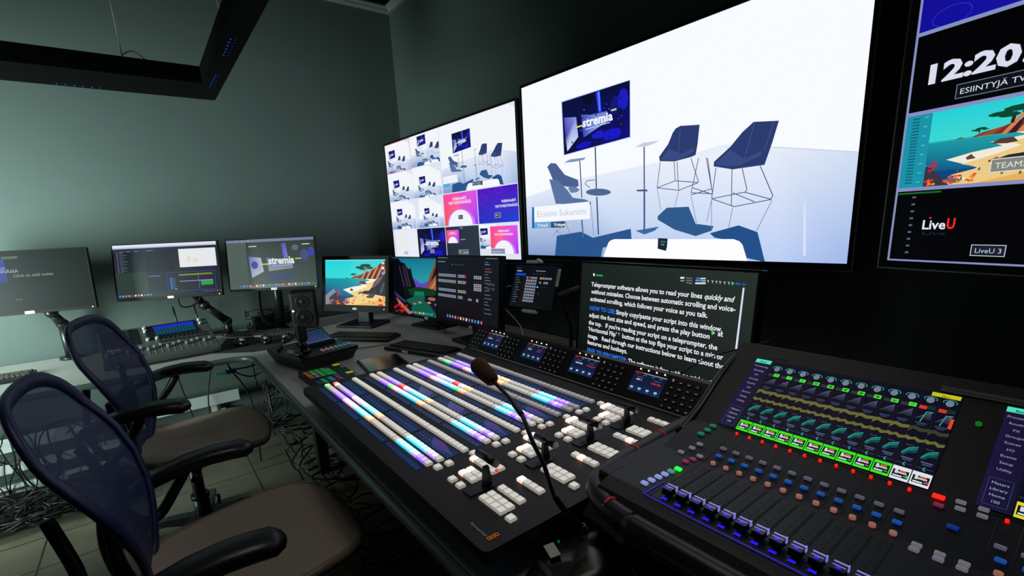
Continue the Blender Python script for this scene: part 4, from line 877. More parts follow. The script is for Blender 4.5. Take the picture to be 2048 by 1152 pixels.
def small(kind, col, sx, sy, e, rnd=False):
    bm = MB()
    if rnd: bm.cyl((0, 0, 0), (0, 0, .005), sx/2, seg=16)
    else: bm.box((0, 0, .0025), (sx, sy, .005), bev=.0015)
    bmesh.ops.recalc_face_normals(bm.bm, faces=bm.bm.faces[:]); me = bpy.data.meshes.new(kind); bm.bm.to_mesh(me); bm.bm.free(); me.materials.append(mat(kind, col, .4, em=col, es=e)); return me
gm, bl, pk = small('key_grey', '#77748a', .0075, .0125, .35), small('key_blue', '#1a5cb8', .0075, .0115, .5), small('key_salmon', '#b87868', .0095, 0, .45, True)
rd = small('led_red', '#ff1408', .0048, 0, 1.2, True); gl = small('key_green_lit', '#20f040', .009, .013, 1.6); tl = small('key_teal', '#1c9068', .009, .013, .4); pu = small('key_pale_violet', '#98a8e8', .009, .013, .6); mg = small('key_magenta', '#983860', .008, .012, .4); gy = small('key_pale_grey', '#8c8c98', .008, .012, .4); rl = small('key_red_lit', '#ff2010', .010, .015, 1.4); b2 = small('key_deep_blue', '#1838a8', .008, .013, .45); tq = small('key_mint', '#50b090', .009, .013, .5)
def put(me, x, y, name='button', dz=0): return link(name, me, mx, WM[mx.name].inverted() @ Vector((x, y, surf(x)+dz)))
fm_ = mat('fader_black', '#0c0c10', .3); slotm = mat('slot_black', '#020203', .6); fedge = mat('fader_edge_light', '#c8c8ff', .25, em='#9c98ff', es=.55); violet = mat('violet_led', '#2c20e0', .3, em='#2418e8', es=1.0)
def fader_mesh():
    bm = MB(); bm.m(0).loft([[(x*sx, y*sy, z) for x, y in ((-1, -1), (1, -1), (1, 1), (-1, 1))] for z, sx, sy in ((.002, .011, .0085), (.009, .0075, .008), (.013, .009, .0085))], smooth=False)
    bm.m(1).box((.0082, 0, .0135), (.0022, .0165, .001)).box((.0095, -.0083, .009), (.006, .0012, .009)).box((.0, 0, .0136), (.0012, .015, .0006)).m(2).box((-.004, 0, .0132), (.004, .006, .0008))
    bmesh.ops.recalc_face_normals(bm.bm, faces=bm.bm.faces[:]); me = bpy.data.meshes.new('fader_cap'); bm.bm.to_mesh(me); bm.bm.free()
    for m_ in (fm_, fedge, violet): me.materials.append(m_)
    return me
fme = fader_mesh()
pw = .02567
for k in range(14):
    if k < 12: yc = .454-pw*(k+.5)
    else: yc = .0485-pw*(k-12)
    yl = yc+pw/2
    put(gm, .851, yc+.002); put(bl, .827, yc-.002); put(pk, .803, yc-.004); put(rd, .906, yc+.004, 'mute_light')
    put(fme, .651, yc-.010, 'fader_cap', .003)
    MB().box((.706, yc-.010, surf(.7)+.0002), (.15, .003, .001)).build('fader_slot', slotm, mx); lineb = MB(); scb = MB()
    for xx in (0,):
        for x0_, x1_ in ((.62, .80), (.80, .905)):
            a_, c_ = Vector((x0_, yl, surf(x0_)+.0003)), Vector((x1_, yl, surf(x1_-.0001)+.0003)); lineb.cyl(a_, c_, .00035, seg=5)
    for j in range(15):
        scb.box((.64+j*.0095, yc-.0015, surf(.7)+.0003), (.0007, .0045 if j % 2 == 0 else .003, .0004)); scb.box((.64+j*.0095, yc-.0045-.0115, surf(.7)+.0003), (.0006, .003, .0004)) if False else None
    for j in (2, 4, 6, 8, 10, 12): scb.box((.64+j*.0105, yc+.0045, surf(.7)+.0003), (.0024, .0018, .0004))
    MB().box((.6365, yc-.010, surf(.64)+.0006), (.006, .010, .0008)).build('fader_glow_light', violet, mx)
    lineb.build('strip_line', mat('line_grey', '#5c5c64', .5), mx); scb.build('scale_print', mat('scale_grey', '#3c3c42', .5), mx)
b = MB().tube([V(.68, .462, -.4765), V(.632, .462, -.4765), V(.622, .452, -.4765), V(.621, .3, -.4765), V(.621, .146, -.4765)], .0011, 6, smooth=2); b.build('glow_edge', mat('violet_edge', '#3426b8', .3, em='#3a2cd8', es=.45), mx)
for x, y, m_ in ((.650, .482, pu), (.668, .480, pu), (.686, .478, pu), (.703, .476, pu), (.720, .474, tq), (.737, .470, gl), (.772, .477, mg), (.79, .472, mg), (.808, .468, gy), (.800, .505, gy), (.822, .494, gy), (.84, .488, gy), (.871, .504, tl), (.889, .500, tl), (.907, .498, tl),
                 (.911, .128, rl), (.893, .124, mg), (.915, .103, gy), (.900, .101, gy), (.915, .078, gy), (.900, .077, gy), (.857, .100, b2), (.797, .126, gy), (.783, .126, gy), (.797, .101, gy), (.783, .100, gy), (.797, .076, gy), (.783, .076, gy)): put(m_, x, y)
b = MB().tube([V(.93+.013*math.cos(t_*.35), .112+.014*math.sin(t_*.35), -.435) for t_ in range(18)], .0008, 5) if False else None

# ------------------------------------------------------------------ gooseneck microphone
mc = thing('gooseneck_microphone', 'black desk microphone with a long bent gooseneck and brown foam tip', 'microphone', V(.53, .53, -.63))
hub = V(.569, .562, -.572)
b = MB()
def wedge(p, z): return [(x, y, z) for x, y in p]
base = rounded([(.425, .575), (.44, .49), (.53, .455), (.605, .485), (.618, .555), (.575, .592), (.50, .592)], .02, 4)
cb = (.53, .53)
b.loft([[(cb[0]+(x-cb[0])*s, cb[1]+(y-cb[1])*s, DZ+z+(x-.42)*k) for x, y in base] for s, z, k in ((1, .0015, 0), (1.0, .014, .03), (.93, .024, .10), (.6, .029, .12), (.2, .030, .12))])
b.build('base', mat('mic_base', '#141414', .32), mc)
b = MB().cyl(hub-Vector((0, 0, .022)), hub, .016, .009).cyl(hub, hub+Vector((0, 0, .006)), .007); b.build('socket', satin, mc)
Q = lambda u, v, y: (lambda r_: V(*(r_*(y/r_.y))))(ray(u, v))
neck = [Vector(hub), Q(1135, 1028, .578), Q(1108, 990, .60), Q(1088, 930, .635), Q(1066, 885, .67), Q(1044, 830, .72), Q(1022, 800, .765), Q(1000, 776, .81), Q(985, 760, .84)]
MB().tube(neck, .0046, 10, smooth=5).tube(neck[0:3], .0062, 10, smooth=5).tube(neck[5:7], .006, 10, smooth=4).build('gooseneck', satin, mc)
h0, h1 = Q(988, 764, .835), Q(948, 722, .90)
b = MB(); d_ = (h1-h0); n_ = 9
prof_ = [(0, .011), (.08, .016), (.3, .0185), (.6, .0205), (.8, .020), (.93, .015), (1, .004)]
q_ = d_.to_track_quat('Z', 'Y').to_matrix()
b.loft([[h0+q_ @ Vector((math.cos(k*math.pi/9)*r, math.sin(k*math.pi/9)*r, t*d_.length)) for k in range(18)] for t, r in prof_]); b.build('foam_windscreen', mat('brown_foam', '#5c3f28', .95, noise=(300, .4), bump=.8), mc)['label'] = 'brown foam windscreen'
def slab_on(u, v, sx, sy, h, rotz, zoff, m, name, parent):
    p = G(u, v, zoff); return MB().box(p+Vector((0, 0, h/2)), (sx, sy, h), RZ(R(rotz))).build(name, m, parent)
zt = lambda x: DZ+.030+(x-.42)*.11
for nm, (x, y), (sx, sy), rz, m_ in (('sticker', (.496, .568), (.020, .036), -20, stick),):
    b = MB().box((x, y, zt(x)+.0035), (sx, sy, .002), RZ(R(rz)) @ Matrix.Rotation(-.11, 4, 'Y')); b.build(nm, m_, mc)['label'] = 'white label sticker'
b = MB().sph((.462, .547, zt(.462)-.0035), .02, (.4, 1.5, .16), 16, RZ(R(-15))); b.build('talk_key', darkgrey, mc)
b = MB().cyl((.522, .578, zt(.522)-.001), (.522, .578, zt(.522)+.0025), .002, seg=8); b.build('status_light', MATS['green_led'], mc)

# ------------------------------------------------------------------ camera controller with joystick
ccm = Matrix.Translation(V(.590, 2.435, -.63)) @ RZ(R(14))
cc = thing('camera_controller', 'black camera controller with a tall joystick and tilted blue touch screen on the desk corner', 'controller', ccm)
b = MB(); W_, D_ = .30, .33
b.loft([[(x*W_/2*s, y*D_/2*s2, z+(y+1)/2*k) for x, y in ((-1, -1), (1, -1), (1, 1), (-1, 1))] for s, s2, z, k in ((.86, .86, .004, 0), (.92, .92, .03, 0), (1, 1, .055, .005), (1, 1, .066, .008))], smooth=False); b.build('housing', mat('controller_black', '#121314', .4), cc, local=True)
MB().box((.045, .055, .105), (.15, .12, .012), Matrix.Rotation(R(28), 4, 'X'), bev=.003).prism([(-.03, -.01), (.12, -.01), (.12, .11), (-.03, .11)], .06, .085).build('screen_block', black, cc, local=True)
P = Paint(.135, .10); P.grad(0, 0, 1, 1, '#1a2844', '#182440', '#2c4068', '#283c60').up()
random.seed(4)
for r_ in range(6):
    for c_ in range(7): P.rect(.04+c_*.135, .08+r_*.14, .12+c_*.135+random.uniform(0, .03), .11+r_*.14, random.choice(['#3c6890', '#5070a0', '#307078', '#8c4858', '#44689c']))
P.up().rect(0, .92, 1, .96, '#5878a8')
o_ = P.build('touch_screen', cc, .75); o_.matrix_local = Matrix.Translation((.045, .055, .105)) @ Matrix.Rotation(R(28), 4, 'X') @ Matrix.Translation((0, 0, .0062))
b = MB().cyl((-.075, -.055, .07), (-.075, -.055, .085), .036, .024, 20).cyl((-.075, -.055, .085), (-.072, -.05, .125), .016, .018).box((-.072, -.048, .165), (.042, .042, .085), Matrix.Rotation(R(-4), 4, 'X'), bev=.010, seg=3); b.build('joystick', satin, cc, local=True)
for i in range(7):
    for j in range(2): MB().cyl((-.01+i*.024, -.12+j*.02, .066), (-.01+i*.024, -.12+j*.02, .0745), .0055, seg=10).build('button', mat('peach_key', '#d89878', .4, em='#c08060', es=.4) if (i < 3 and j) else mat('grey_key', '#8c94a0', .4, em='#8c94a0', es=.25), cc, local=True)
for i, (x, y, sx, sy) in enumerate(((-.125, -.02, .012, .06), (-.105, .01, .012, .06), (-.125, -.09, .008, .05))): MB().box((x, y, .0725), (sx, sy, .006), bev=.001).build('key_row', mat('pale_key', '#a8a8a0', .4), cc, local=True)
for x, y in ((-.13, .08), (-.10, .12), (-.13, -.13), (-.03, .02), (-.045, -.005)): MB().cyl((x, y, .07), (x, y, .088), .010, .009, 14).build('knob', satin, cc, local=True)
# router control panel with coloured legends
rp = thing('router_control_panel', 'slim black key panel with green and cyan legends and two yellow stickers beside the switcher', 'control panel', Matrix.Translation(V(.548, 2.05, -.63)) @ RZ(R(2)))
MB().box((0, -.055, .014), (.18, .41, .028), bev=.003).build('housing', panelm, rp, local=True)
P = Paint(.17, .33); P.rect(0, 0, 1, 1, '#0c0c0e').up()
random.seed(8)
for gx, gy, nx_, ny_, cs in ((.16, .06, 3, 9, ['#2c9c48', '#28a044', '#2c9c48', '#30a850']), (.02, .06, 1, 9, ['#b85c40', '#a85838', '#8c4838']), (.55, .1, 1, 9, ['#2c9c48']), (.16, .55, 1, 8, ['#2c9c48', '#28a044']), (.34, .53, 1, 8, ['#1c94a8', '#1888a0']), (.52, .53, 1, 8, ['#982c6c', '#8c2860']), (.02, .58, 1, 8, ['#2c3a5c'])):
    for i in range(nx_):
        for j in range(ny_):
            c_ = random.choice(cs)
            if gx == .16 and gy == .06 and i == 0 and j in (4, 5, 6, 7): c_ = ['#b8a820', '#3c60d8', '#9048c8', '#c84850'][j-4]
            P.rect(gx+i*.14, gy+j*.043, gx+i*.14+.11, gy+j*.043+.03, c_)
o_ = P.build('legend_sheet', rp, .5); o_.matrix_local = Matrix.Translation((0, -.035, .0285)) @ Matrix.Identity(4)
for y in (.115, -.05): MB().box((.070, y, .0292), (.030, .028, .0006)).build('sticker', mat('yellow_sticker', '#dede20', .6, em='#d8d820', es=.25), rp, local=True)['label'] = 'yellow sticker'
MB().box((.078, .065, .0291), (.006, .035, .0005)).box((.078, -.105, .0291), (.006, .035, .0005)).build('print_mark', stick, rp, local=True)

# ------------------------------------------------------------------ keyboards, mice, mats
kbm = mat('key_dark', '#1c1c1e', .5); kbg = mat('key_grey_brown', '#54504a', .5)
def keyboard(label, c, rz, w=.43, d=.13, cap=kbm, st=None, base=black, lip=None):
    o = thing('keyboard', label, 'keyboard', Matrix.Translation(Vector((c[0], c[1], c[2]))) @ RZ(R(rz)))
    MB().box((0, 0, .009), (w, d, .018), bev=.004).build('base', base, o, local=True); b = MB(); rng = random.Random(int(c[0]*1000))
    rows = 6; px = .019
    for r_ in range(rows):
        x = -w/2+.012; y = d/2-.016-r_*.019
        while x < w/2-.012:
            kw = px if rng.random() < .85 or r_ < 1 else px*1.5
            if r_ == 5 and abs(x+.05) < .03: kw = px*5
            kw = min(kw, w/2-.008-x)
            if kw > .008: b.box((x+kw/2, y, .0215), (kw-.003, .0155, .007), bev=.0015, seg=1)
            x += kw
    tag(b.build('keys', cap, o, local=True), None, None, kind='stuff')
    if st is not None: MB().box((st, -d/2-.0006, .009), (.045, .0012, .012)).build('sticker', stick, o, local=True)['label'] = 'white label sticker'
    if lip: MB().box((0, -d/2-.003, .008), (w, .006, .012), bev=.002).build('front_edge', lip, o, local=True)
    return o
M0 = MB().prism([(.215, 3.02), (.38, 2.885), (.50, 2.875), (.76, 3.19), (.70, 3.30), (.33, 3.42)], DZ, DZ+.003)
tag(M0.build('desk_mat', mat('brown_mat', '#3b3531', .85)), 'dark brown desk mat under the three mice on the back corner', 'desk mat')
keyboard('keyboard with grey-brown keys standing behind the three mice', (.533, 3.300, DZ+.003), -37.5, .44, .13, kbg, -.02, satin)
keyboard('black keyboard with a pale sticker in front of the beach monitor', (.94, 2.72, DZ), -66+12, .44, .15, kbm, -.14)
keyboard('black keyboard with a sticker left of the switcher screens', (1.06, 2.18, DZ), -72, .42, .15, kbm, -.05)
keyboard('keyboard at the far left end of the back desk', (-.74, 3.25, DZ), -2, .42, .16, kbg, None, satin)
def mouse(label, x, y, rz):
    o = thing('mouse', label, 'mouse', Matrix.Translation(Vector((x, y, DZ+.003))) @ RZ(R(rz)), 'mice on the brown desk mat')
    b = MB(); n = 18; b.loft([[(math.cos(k*2*math.pi/n)*.031*s, math.sin(k*2*math.pi/n)*.057*s*(1.02), z+.004*math.sin(k*2*math.pi/n)) for k in range(n)] for s, z in ((.92, .004), (1, .012), (.95, .024), (.75, .034), (.42, .039), (.1, .040))])
    b.build('shell', mat('mouse_black', '#14161a', .22), o, local=True); b = MB().sph((0, -.015, .0345), .02, (.8, 1.4, .45), 14); b.build('palm_rest', mat('mouse_silver', '#a8a49c', .3, .4), o, local=True)['label'] = 'silver palm rest'
    MB().cyl((-.004, .030, .034), (.004, .030, .034), .009, seg=12).build('scroll_wheel', rubber, o, local=True)
mouse('leftmost of the three black and silver mice on the brown mat', .365, 3.12, 20)
mouse('middle one of the three black and silver mice on the brown mat', .490, 3.06, -10)
mouse('mouse on the brown mat nearest the camera controller joystick', .590, 3.01, -30)
tb = thing('dark_tablet', 'glossy black tablet lying flat on the desk behind the switcher', 'tablet', Matrix.Translation(V(.815, 2.10, -.63)) @ RZ(R(-8)))
MB().box((0, 0, .005), (.20, .25, .009), bev=.003).build('housing', black, tb, local=True); MB().box((0, 0, .0100), (.18, .23, .001)).build('glass', scrglass, tb, local=True)
tag(MB().tube([G(692, 699, -.625), G(730, 695, -.625), G(770, 689, -.625), G(800, 686, -.625)], .003).build('cable', mat('pale_cable', '#8c8880', .5)), 'pale cable lying from the camera controller to the keyboard', 'cable')
tag(MB().box(G(1000, 712, -.62), (.001, .001, .001)).build('x', black), 'x', 'x') if False else None

# compact mixer on the back desk
bmx = thing('compact_mixer', 'grey compact digital mixer with a blue screen standing on the back desk', 'mixer', Matrix.Translation(Vector((-.01, 3.19, DZ))) @ RZ(R(4)))
tlt = Matrix.Rotation(R(20), 4, 'X'); T0 = Matrix.Translation((0, -.02, .103)) @ tlt
def mb_local(fn, name, m, parent, M):
    b = MB(); fn(b); b.bm.transform(M); return b.build(name, m, parent, local=True)
grm = mat('mixer_grey', '#5c605e', .45); grd = mat('mixer_dark', '#1c2022', .4)
mb_local(lambda b: b.box((0, 0, -.02), (.50, .34, .04), bev=.005).box((0, -.175, -.015), (.50, .012, .02)).box((0, .06, -.05), (.4, .1, .05)), 'housing', grm, bmx, T0)
mb_local(lambda b: b.box((.07, .075, .002), (.24, .15, .005)).box((-.16, .06, .002), (.15, .17, .004)), 'panel_face', grd, bmx, T0)
P = Paint(.19, .105); P.rect(0, 0, 1, 1, '#0c3454').up().rect(0, 0, 1, .22, '#1428e8').up()
for i in range(12):
    P.rect(.03+i*.08, .3, .08+i*.08, .34, '#2878a0')
    for j in range(4): P.rect(.03+i*.08, .42+j*.14, .075+i*.08, .48+j*.14, '#186080')
o_ = P.build('screen', bmx, .9); o_.matrix_local = T0 @ Matrix.Translation((.085, .085, .0052))
for i, (x, y) in enumerate(((-.05, .13), (-.05, .095), (.21, .14), (.21, .10), (-.05, .0), (-.01, .0))): mb_local(lambda b: b.cyl((x, y, 0), (x, y, .016), .008, seg=12), 'knob', mat('knob_white', '#c8d0cc', .4), bmx, T0)
def keysrow(b):
    for r_ in range(2):
        for i in range(11): b.box((.0+i*.021, -.005-r_*.03, .004), (.013, .013, .007), bev=.001, seg=1)
    for r_ in range(5):
        for i in range(4): b.box((-.215+i*.03, .125-r_*.032, .004), (.014, .014, .007), bev=.001, seg=1)
mb_local(keysrow, 'key_field', mat('mixer_keys', '#2e3436', .5), bmx, T0)
def frow(b):
    for i in range(17): b.box((-.23+i*.028, -.10+(i % 3)*.012, .008), (.010, .020, .012), bev=.001, seg=1).box((-.23+i*.028, -.11, .0012), (.002, .09, .001))
mb_local(frow, 'fader_row', mat('mixer_faders', '#a8aaa4', .45), bmx, T0)
mb_local(lambda b: [b.box((-.22+i*.011, -.05, .003), (.006, .006, .004)) for i in range(5)], 'meter_light', mat('violet_meter', '#9c7cf8', .3, em='#a08cff', es=1.6), bmx, T0)
# router with two aerials
rt_ = thing('wireless_router', 'small black wireless router with two upright aerials behind the compact mixer', 'router', (.16, 3.58, DZ))
MB().box((.16, 3.60, DZ+.02), (.2, .1, .035), bev=.004).build('housing', black, rt_)
for x in (.10, .21): MB().cyl((x, 3.60, DZ+.03), (x-.01, 3.60, DZ+.22), .006, .005).build('aerial', satin, rt_)
# loudspeaker
spm = Matrix.Translation(V(.80, 3.37, -.63)) @ RZ(R(-33+14))
sp = thing('loudspeaker', 'small black two-way loudspeaker between the grey monitor and the beach monitor', 'speaker', spm)
MB().box((0, 0, .125), (.155, .16, .25), bev=.012, seg=3).build('cabinet', mat('speaker_grey', '#161818', .5), sp, local=True)
for z, r_, nm in ((.185, .042, 'tweeter'), (.080, .052, 'woofer')):
    n = 24; b = MB(); b.loft([[(math.cos(k*2*math.pi/n)*r, y, z+math.sin(k*2*math.pi/n)*r) for k in range(n)] for r, y in ((r_, -.080), (r_*.97, -.084), (r_*.9, -.0835), (r_*.35, -.0812), (r_*.22, -.0835), (.002, -.0865))]); b.build(nm, black, sp, local=True)
MB().cyl((-.062, -.081, .128), (-.062, -.083, .128), .0085, seg=4).build('badge_light', mat('white_badge', '#ffffff', .3, em='#f0f4ff', es=1.2), sp, local=True)
# cables and boxes behind the grey monitor
jb = thing('power_box', 'black power box with a red light among cables beside the speaker', 'box', V(.57, 3.55, -.63))
MB().box(V(.57, 3.56, -.585), (.12, .1, .09), bev=.004).build('housing', black, jb); MB().sph(V(.575, 3.508, -.565), .0045, seg=8).build('power_light', mat('red_small', '#ff1010', .3, em='#ff1010', es=1.5), jb)
random.seed(21)
def tangle(n, box, r, m, pull=1):
    b = MB(); (x0, x1), (y0, y1), (z0, z1) = box
    for i in range(n):
        x, y, z = random.uniform(x0, x1), random.uniform(y0, y1), random.uniform(z0, z1); a = random.uniform(0, 6.3); tr = random.choice((-1, 1)); pts = [(x, y, z)]
        up_ = (z1-z0) > .3
        for _ in range(random.randint(9, 15)):
            a += tr*random.uniform(.1, .9); st = random.uniform(.04, .11)
            if up_: x += math.cos(a)*st*.5; z += math.sin(a)*st*1.2; y += random.uniform(-.03, .03)
            else: x += math.cos(a)*st; y += math.sin(a)*st; z += random.uniform(-.025, .025)
            x, y, z = min(max(x, x0), x1), min(max(y, y0), y1), min(max(z, z0), z1); pts.append((x, y, z))
            if random.random() < .15: tr = -tr
        b.tube(pts, random.uniform(r*.7, r*1.2), 5, smooth=3)
    return b
tag(tangle(16, ((.48, .74), (3.50, 3.62), (DZ+.005, DZ+.13)), .003, rubber).build('cable_bundle', rubber), 'tangle of thin black cables on the desk behind the speaker', 'cables', kind='stuff')
tag(tangle(46, ((.45, 1.15), (2.95, 3.58), (.24, .66)), .0045, rubber).build('cable_tangle', rubber), 'thick tangle of black cables below the desk corner', 'cables', kind='stuff')
tag(tangle(90, ((.48, 1.6), (1.7, 3.4), (.008, .17)), .006, rubber).build('floor_cables', rubber), 'heap of black cables on the floor below the console desk', 'cables', kind='stuff')
tag(tangle(80, ((-1.6, -.2), (3.05, 3.46), (.006, .11)), .0045, rubber).build('floor_cables', rubber), 'heap of black cables on the floor below the white trays', 'cables', kind='stuff')
b = tangle(26, ((-1.5, -.35), (3.44, 3.49), (.06, .42)), .004, rubber)
tag(b.build('tray_cables', rubber), 'loose black cables looped through the white metal trays', 'cables', kind='stuff')
for lb, pts in (('black cable hanging from the back desk left of the corner', [V(.20, 3.4, -.672), V(.21, 3.42, -.8), V(.17, 3.4, -.95), V(.15, 3.4, -1.2), V(.17, 3.42, -1.36)]),
                ('black cable hanging below the green plug under the back desk', [V(.26, 2.95, -.672), V(.28, 3.0, -.74), V(.33, 3.05, -.85), V(.36, 3.05, -1.0), V(.355, 3.1, -1.36)]),
                ('thin cable sagging across below the back desk corner', [V(.28, 3.1, -.74), V(.34, 3.2, -.82), V(.42, 3.25, -.86), V(.52, 3.2, -.80), V(.62, 3.1, -.78)]),
                ('black cable drooping from the back desk behind the far chair', [V(.05, 3.45, -.672), V(.04, 3.46, -.85), V(.07, 3.45, -1.1), V(.05, 3.45, -1.36)]),
                ('short black cable running sideways from the plug to the desk edge', [V(.27, 3.02, -.735), V(.36, 3.0, -.735), V(.47, 2.98, -.715)])):
    tag(MB().tube(pts, .0045).build('hanging_cable', rubber), lb, 'cable')
gp = thing('network_plug', 'green network plug with a tiny blue light hanging below the back desk', 'plug', V(.23, 2.98, -.74))
MB().box(V(.225, 2.98, -.74), (.05, .012, .013), RZ(R(0)), bev=.002).build('plug_boot', mat('green_plug', '#18a060', .4), gp)
MB().box(V(.275, 2.98, -.735), (.05, .03, .022), bev=.003).build('adapter', black, gp); MB().sph(V(.262, 2.955, -.715), .003, seg=8).build('status_light', mat('blue_led', '#2838ff', .3, em='#2838ff', es=2), gp)
for lb, a_ in (('black cable drooping below the video editing monitor', [V(.12, 3.42, -.33), V(.13, 3.45, -.40), V(.20, 3.48, -.40), V(.25, 3.46, -.33)]), ('black cable looping below the canyon monitor', [V(1.37, 2.80, -.54), V(1.33, 2.62, -.60), V(1.34, 2.5, -.58), V(1.34, 2.42, -.625)])):
    tag(MB().tube(a_, .004).build('loose_cable', rubber), lb, 'cable')
tag(MB().tube([V(1.20, .52, -.32), V(1.24, .6, -.36), V(1.24, .72, -.42), V(1.26, .84, -.52)], .0018).build('loose_cable', rubber), 'black cable arching in front of the prompter text beside the mixing console', 'cable')
# headset lying in front of the mixing console
hs = thing('headset', 'black headset lying on the desk under the front rail of the mixing console', 'headphones', V(.60, .42, -.63))
MB().tube([V(.55, .40, -.60), V(.59, .46, -.595), V(.64, .46, -.60), V(.66, .41, -.60)], .008).build('headband', satin, hs)
for p_ in (V(.55, .395, -.605), V(.665, .40, -.605)): MB().cyl(p_-Vector((0, 0, .018)), p_+Vector((0, 0, .015)), .034, .03, 20).build('ear_cup', black, hs)

# ------------------------------------------------------------------ hanging light frame
lf = thing('suspended_light_fixture', 'black rectangular frame hung on thin wires below the ceiling', 'light fixture', V(-.7, 2.2, .75))
zb, zt_ = EYE+.70, EYE+.772; xo, xi, yo, yi = .4445, .36, 3.083, 2.785
b = MB(); xf, yn = -1.8, .35
b.box(((xf+xo)/2, (yi+yo)/2-.0, (zb+zt_)/2), (xo-xf, yo-yi-.0, zt_-zb)) if False else None
sec = .085
b.box(((xf+xo)/2, 3.083-.155, (zb+zt_)/2), (xo-xf, .31, zt_-zb)).box((xo-sec/2, (yn+2.773)/2, (zb+zt_)/2), (sec, 2.773-yn, zt_-zb)).box((xf+sec/2, (yn+2.773)/2, (zb+zt_)/2), (sec, 2.773-yn, zt_-zb)).box(((xf+xo)/2, yn-.05, (zb+zt_)/2), (xo-xf, .1, zt_-zb))
b.build('frame', mat('frame_black', '#040505', .8, spec=.1), lf)
ledb = mat('blue_strip_led', '#2050d0', .3, em='#2458d8', es=.35)
for (u0, v0, u1, v1) in ((461, 78, 447, 110), (432, 150, 420, 173)):
    p, q = G(u0, v0, .6985), G(u1, v1, .6985); b = MB()
    for k in range(6): c_ = p+(q-p)*k/5; b.box(c_, (.004, .009, .002)).box(c_+Vector((.016, 0, 0)), (.002, .005, .001))
    b.build('indicator_light', ledb, lf)
b = MB()
for k in range(6): b.box((-.02-.03*k, 3.05, zb-.001), (.005, .008, .002))
b.build('indicator_light', ledb, lf)
wires = MB()
for (x, y) in ((.08, 2.79), (.40, 2.3), (-1.75, 2.79), (-1.75, .4), (.38, .4)):
    top = Vector((x-.0, y+.12, 3.06)); wires.cyl((x, y, zt_), top, .0022, seg=6)
wires.tube([(.08, 2.79, zt_+.01), (.12, 2.785, zt_+.03), (.16, 2.78, zt_)], .0022, 6); wires.build('suspension_wire', mat('steel_wire', '#8c948f', .4, .6), lf)
